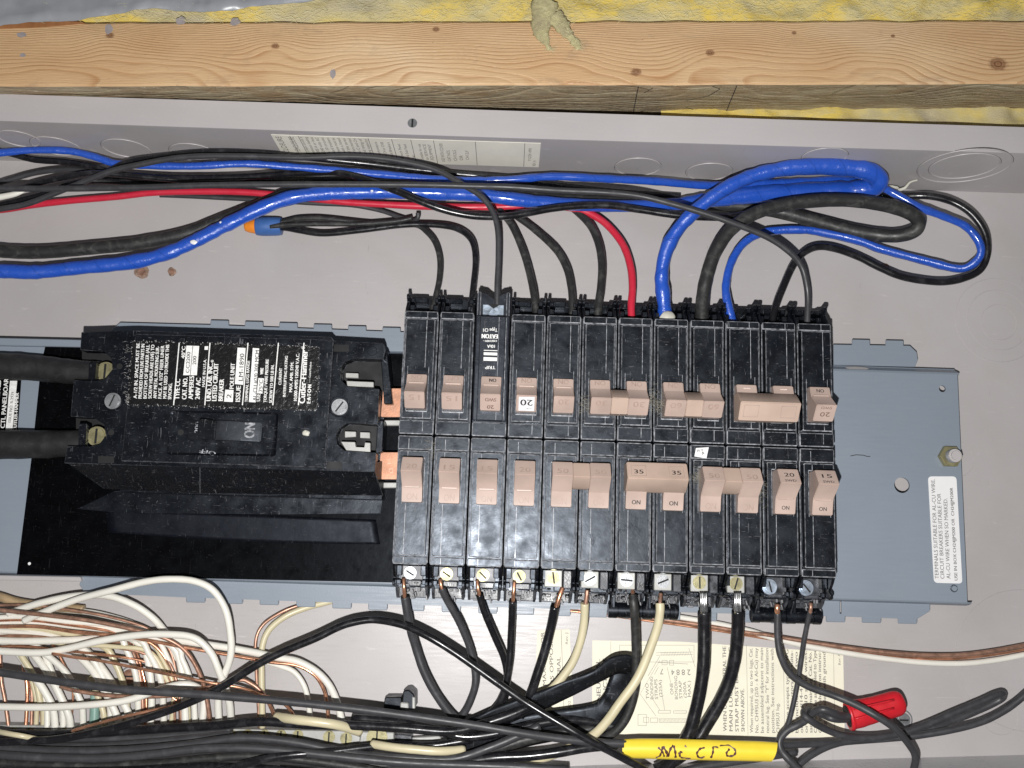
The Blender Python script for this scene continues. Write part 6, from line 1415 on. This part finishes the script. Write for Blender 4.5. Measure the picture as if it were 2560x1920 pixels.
# black standoff clip
so_ = empty('standoff_clip', P(995, 1760, 0)); tag(so_, 'black plastic stand-off clip with a clear end above the lower bundle', 'clip')
b = bmesh.new(); prism(b, pp([(962, 1743), (1004, 1743), (1004, 1790), (955, 1790)][::-1], 14), .1, 14, bev=.5); obj('block', b, M_tape, so_)
b = bmesh.new(); prism(b, pp([(1008, 1727), (1022, 1724), (1036, 1737), (1036, 1775), (1003, 1772)][::-1], 20), .1, 20, bev=.6); obj('head', b, M_tape, so_)
b = bmesh.new(); prism(b, pp([(1001, 1756), (1021, 1757), (1022, 1772), (1000, 1771)][::-1], 22), 19.5, 22, bev=.5); prism(b, pp([(1030, 1742), (1038, 1744), (1038, 1772), (1030, 1772)][::-1], 20.5), 16, 20.5, bev=.4); obj('clear_tab', b, M_alu, so_)
# loose vinyl tape ribbons
def ribbon(name, label, pts, widths, m, roll=0.0):
    b = bmesh.new(); q = catmull([P(*p) for p in pts], 8); w_ = [v.x for v in catmull([Vector((w, 0, 0)) for w in widths], 8)]; g = []
    for i, p in enumerate(q):
        d = (q[min(i + 1, len(q) - 1)] - q[max(i - 1, 0)]); d.z = 0; d.normalize(); n_ = Vector((-d.y, d.x, 0)); k = mmpx(p.z)
        row = []
        for j in range(7):
            s = j / 6 - .5; row.append(b.verts.new(p + n_ * s * w_[i] * k + Vector((0, 0, .8 * math.cos(s * 3) + .8 * noise.noise(Vector((p.x * .12, p.y * .12, s * 3))) + roll * s))))
        g.append(row)
    for A, B in zip(g, g[1:]):
        for j in range(6): f = b.faces.new((A[j], A[j + 1], B[j + 1], B[j])); f.smooth = True
    o = tag(obj(name, b, m), label, 'tape'); md = o.modifiers.new('thick', 'SOLIDIFY'); md.thickness = .00025; return o
ribbon('tape_ribbon', 'black vinyl tape ribbon arching up over the label from the bundle', [(1180, 1822, 22), (1250, 1790, 24), (1340, 1756, 26), (1420, 1722, 28), (1490, 1690, 28), (1540, 1662, 26), (1580, 1665, 24), (1592, 1690, 20)], [50, 48, 46, 40, 34, 44, 46, 30], M_tape, 3)
ribbon('tape_ribbon', 'black vinyl tape ribbon folding back down behind the cream wire', [(1562, 1668, 22), (1556, 1715, 21), (1540, 1765, 20), (1500, 1795, 19), (1420, 1808, 18), (1330, 1822, 17), (1230, 1842, 16), (1120, 1860, 14)], [60, 72, 80, 74, 70, 76, 80, 60], M_tape, -2)
# =================================================================== BLACK BUNDLE ALONG THE BOTTOM
GK = 'black wires in the bottom bundle'
def kw(label, wd, pts, m=M_wire): return wire('black_wire', label, m, wd, pts, group=GK)
kw('charcoal wire crossing in front from the left edge to the yellow tag', 19, [(-40, 1676, 40), (0, 1681, 40), (94, 1695, 41), (188, 1709, 42), (313, 1724, 42), (470, 1734, 42), (640, 1747, 42), (757, 1758, 42), (913, 1775, 42), (1070, 1796, 42), (1180, 1812, 42), (1280, 1829, 41), (1359, 1841, 39), (1449, 1852, 37), (1510, 1857, 35), (1600, 1860, 33)], M_wiregrey)
kw('glossy black wire arching high left of the breakers and crossing down to the tag', 18, [(-40, 1858, 34), (0, 1855, 34), (80, 1852, 34), (157, 1846, 35), (282, 1820, 36), (407, 1782, 37), (502, 1744, 37), (564, 1712, 37), (640, 1664, 38), (700, 1633, 38), (788, 1596, 38), (851, 1566, 38), (898, 1553, 38), (945, 1550, 38), (1008, 1563, 40), (1070, 1591, 42), (1133, 1629, 42), (1196, 1673, 42), (1280, 1733, 42), (1329, 1766, 42), (1419, 1820, 44), (1455, 1841, 44), (1497, 1864, 43), (1553, 1893, 41), (1598, 1917, 39), (1650, 1950, 36)], M_wire)
rows_ = [
 ('topmost wire of the bottom bundle, rising at its right end', 22, [(-40, 1834, 24), (157, 1836, 24), (300, 1828, 25), (420, 1820, 25), (533, 1814, 26), (640, 1804, 27), (725, 1808, 28), (800, 1812, 27), (900, 1814, 28), (1008, 1820, 29), (1133, 1828, 29), (1227, 1804, 30), (1290, 1782, 29), (1340, 1758, 27)]),
 ('second wire of the bottom bundle, dipping in the middle', 20, [(-40, 1872, 28), (0, 1871, 28), (157, 1878, 28), (313, 1875, 28), (470, 1862, 29), (600, 1845, 30), (725, 1854, 30), (819, 1872, 30), (913, 1888, 30), (1008, 1894, 30), (1133, 1897, 29), (1227, 1868, 28), (1290, 1842, 27), (1350, 1815, 26)]),
 ('third wire of the bottom bundle, nearly straight', 20, [(-40, 1884, 31), (100, 1893, 31), (250, 1896, 31), (380, 1886, 32), (500, 1872, 33), (640, 1871, 34), (819, 1888, 34), (913, 1898, 34), (1039, 1908, 33), (1280, 1917, 32), (1420, 1925, 30)]),
 ('low wire of the bottom bundle at the lower left', 20, [(-40, 1906, 26), (100, 1912, 26), (250, 1914, 26), (400, 1908, 27), (520, 1896, 28), (640, 1890, 28), (760, 1900, 28), (900, 1920, 28), (1000, 1940, 28)]),
 ('glossy wire curling up at the bottom centre of the bundle', 19, [(480, 1950, 34), (560, 1926, 35), (620, 1908, 36), (680, 1894, 36), (741, 1886, 35), (820, 1880, 32), (900, 1870, 28), (980, 1862, 24), (1080, 1864, 22), (1180, 1848, 20)]),
 ('wire along the very bottom edge at left', 22, [(-40, 1934, 30), (150, 1932, 30), (320, 1928, 30), (500, 1918, 30), (640, 1922, 30), (800, 1936, 30), (950, 1950, 30)]),
 ('wire behind the top of the bundle at left', 18, [(-40, 1846, 18), (120, 1848, 18), (300, 1846, 18), (480, 1836, 18), (580, 1826, 18)]),
 ('wire under the second one in the bundle', 18, [(-40, 1862, 20), (120, 1866, 20), (300, 1862, 20), (480, 1846, 21), (580, 1836, 21)]),
 ('wire rising from the bottom centre to join the tape ribbons', 26, [(820, 1905, 20), (960, 1912, 20), (1080, 1908, 20), (1180, 1890, 20), (1270, 1862, 20), (1360, 1838, 19), (1450, 1826, 18), (1540, 1812, 16)]),
 ('glossy black wire along the bottom edge left of the yellow tag', 24, [(1050, 1915, 26), (1160, 1905, 26), (1240, 1894, 27), (1320, 1890, 27), (1400, 1880, 27), (1470, 1868, 26), (1540, 1862, 22)]),
 ('thick wire running just below the charcoal one towards the tape', 22, [(880, 1796, 22), (980, 1804, 24), (1080, 1822, 25), (1160, 1842, 25), (1250, 1832, 24), (1330, 1812, 22), (1420, 1800, 20), (1500, 1808, 18)]),
 ('dusty wire at the bottom centre edge of the photo', 24, [(700, 1925, 22), (860, 1930, 22), (1000, 1926, 22), (1130, 1920, 22), (1230, 1926, 22), (1330, 1940, 22)]),
 ('short wire crossing below the yellow tag at right', 18, [(1660, 1945, 24), (1740, 1920, 24), (1830, 1905, 22), (1920, 1892, 20), (1990, 1880, 17)]),
]
for i, (lb, wd, pts) in enumerate(rows_): kw(lb, wd, pts, (M_wire, M_wiregrey, M_wiregrey, M_wiredusty, M_wire)[i % 5])
wire('cream_wire', 'upper patch of cream wire showing between black wires of the bundle', M_cream_ins, 22, [(690, 1792, 24), (740, 1799, 33), (800, 1806, 34), (850, 1814, 31), (900, 1830, 22)], group=GK)
wire('cream_wire', 'lower patch of cream wire showing between black wires of the bundle', M_cream_ins, 20, [(930, 1860, 26), (980, 1868, 30), (1040, 1874, 31), (1100, 1878, 30), (1160, 1874, 24)], group=GK)
wire('cream_wire', 'sliver of cream wire at the lower left corner of the bundle', M_cream_ins, 12, [(-20, 1826, 30), (20, 1834, 36), (60, 1841, 36), (110, 1852, 28)], group=GK)
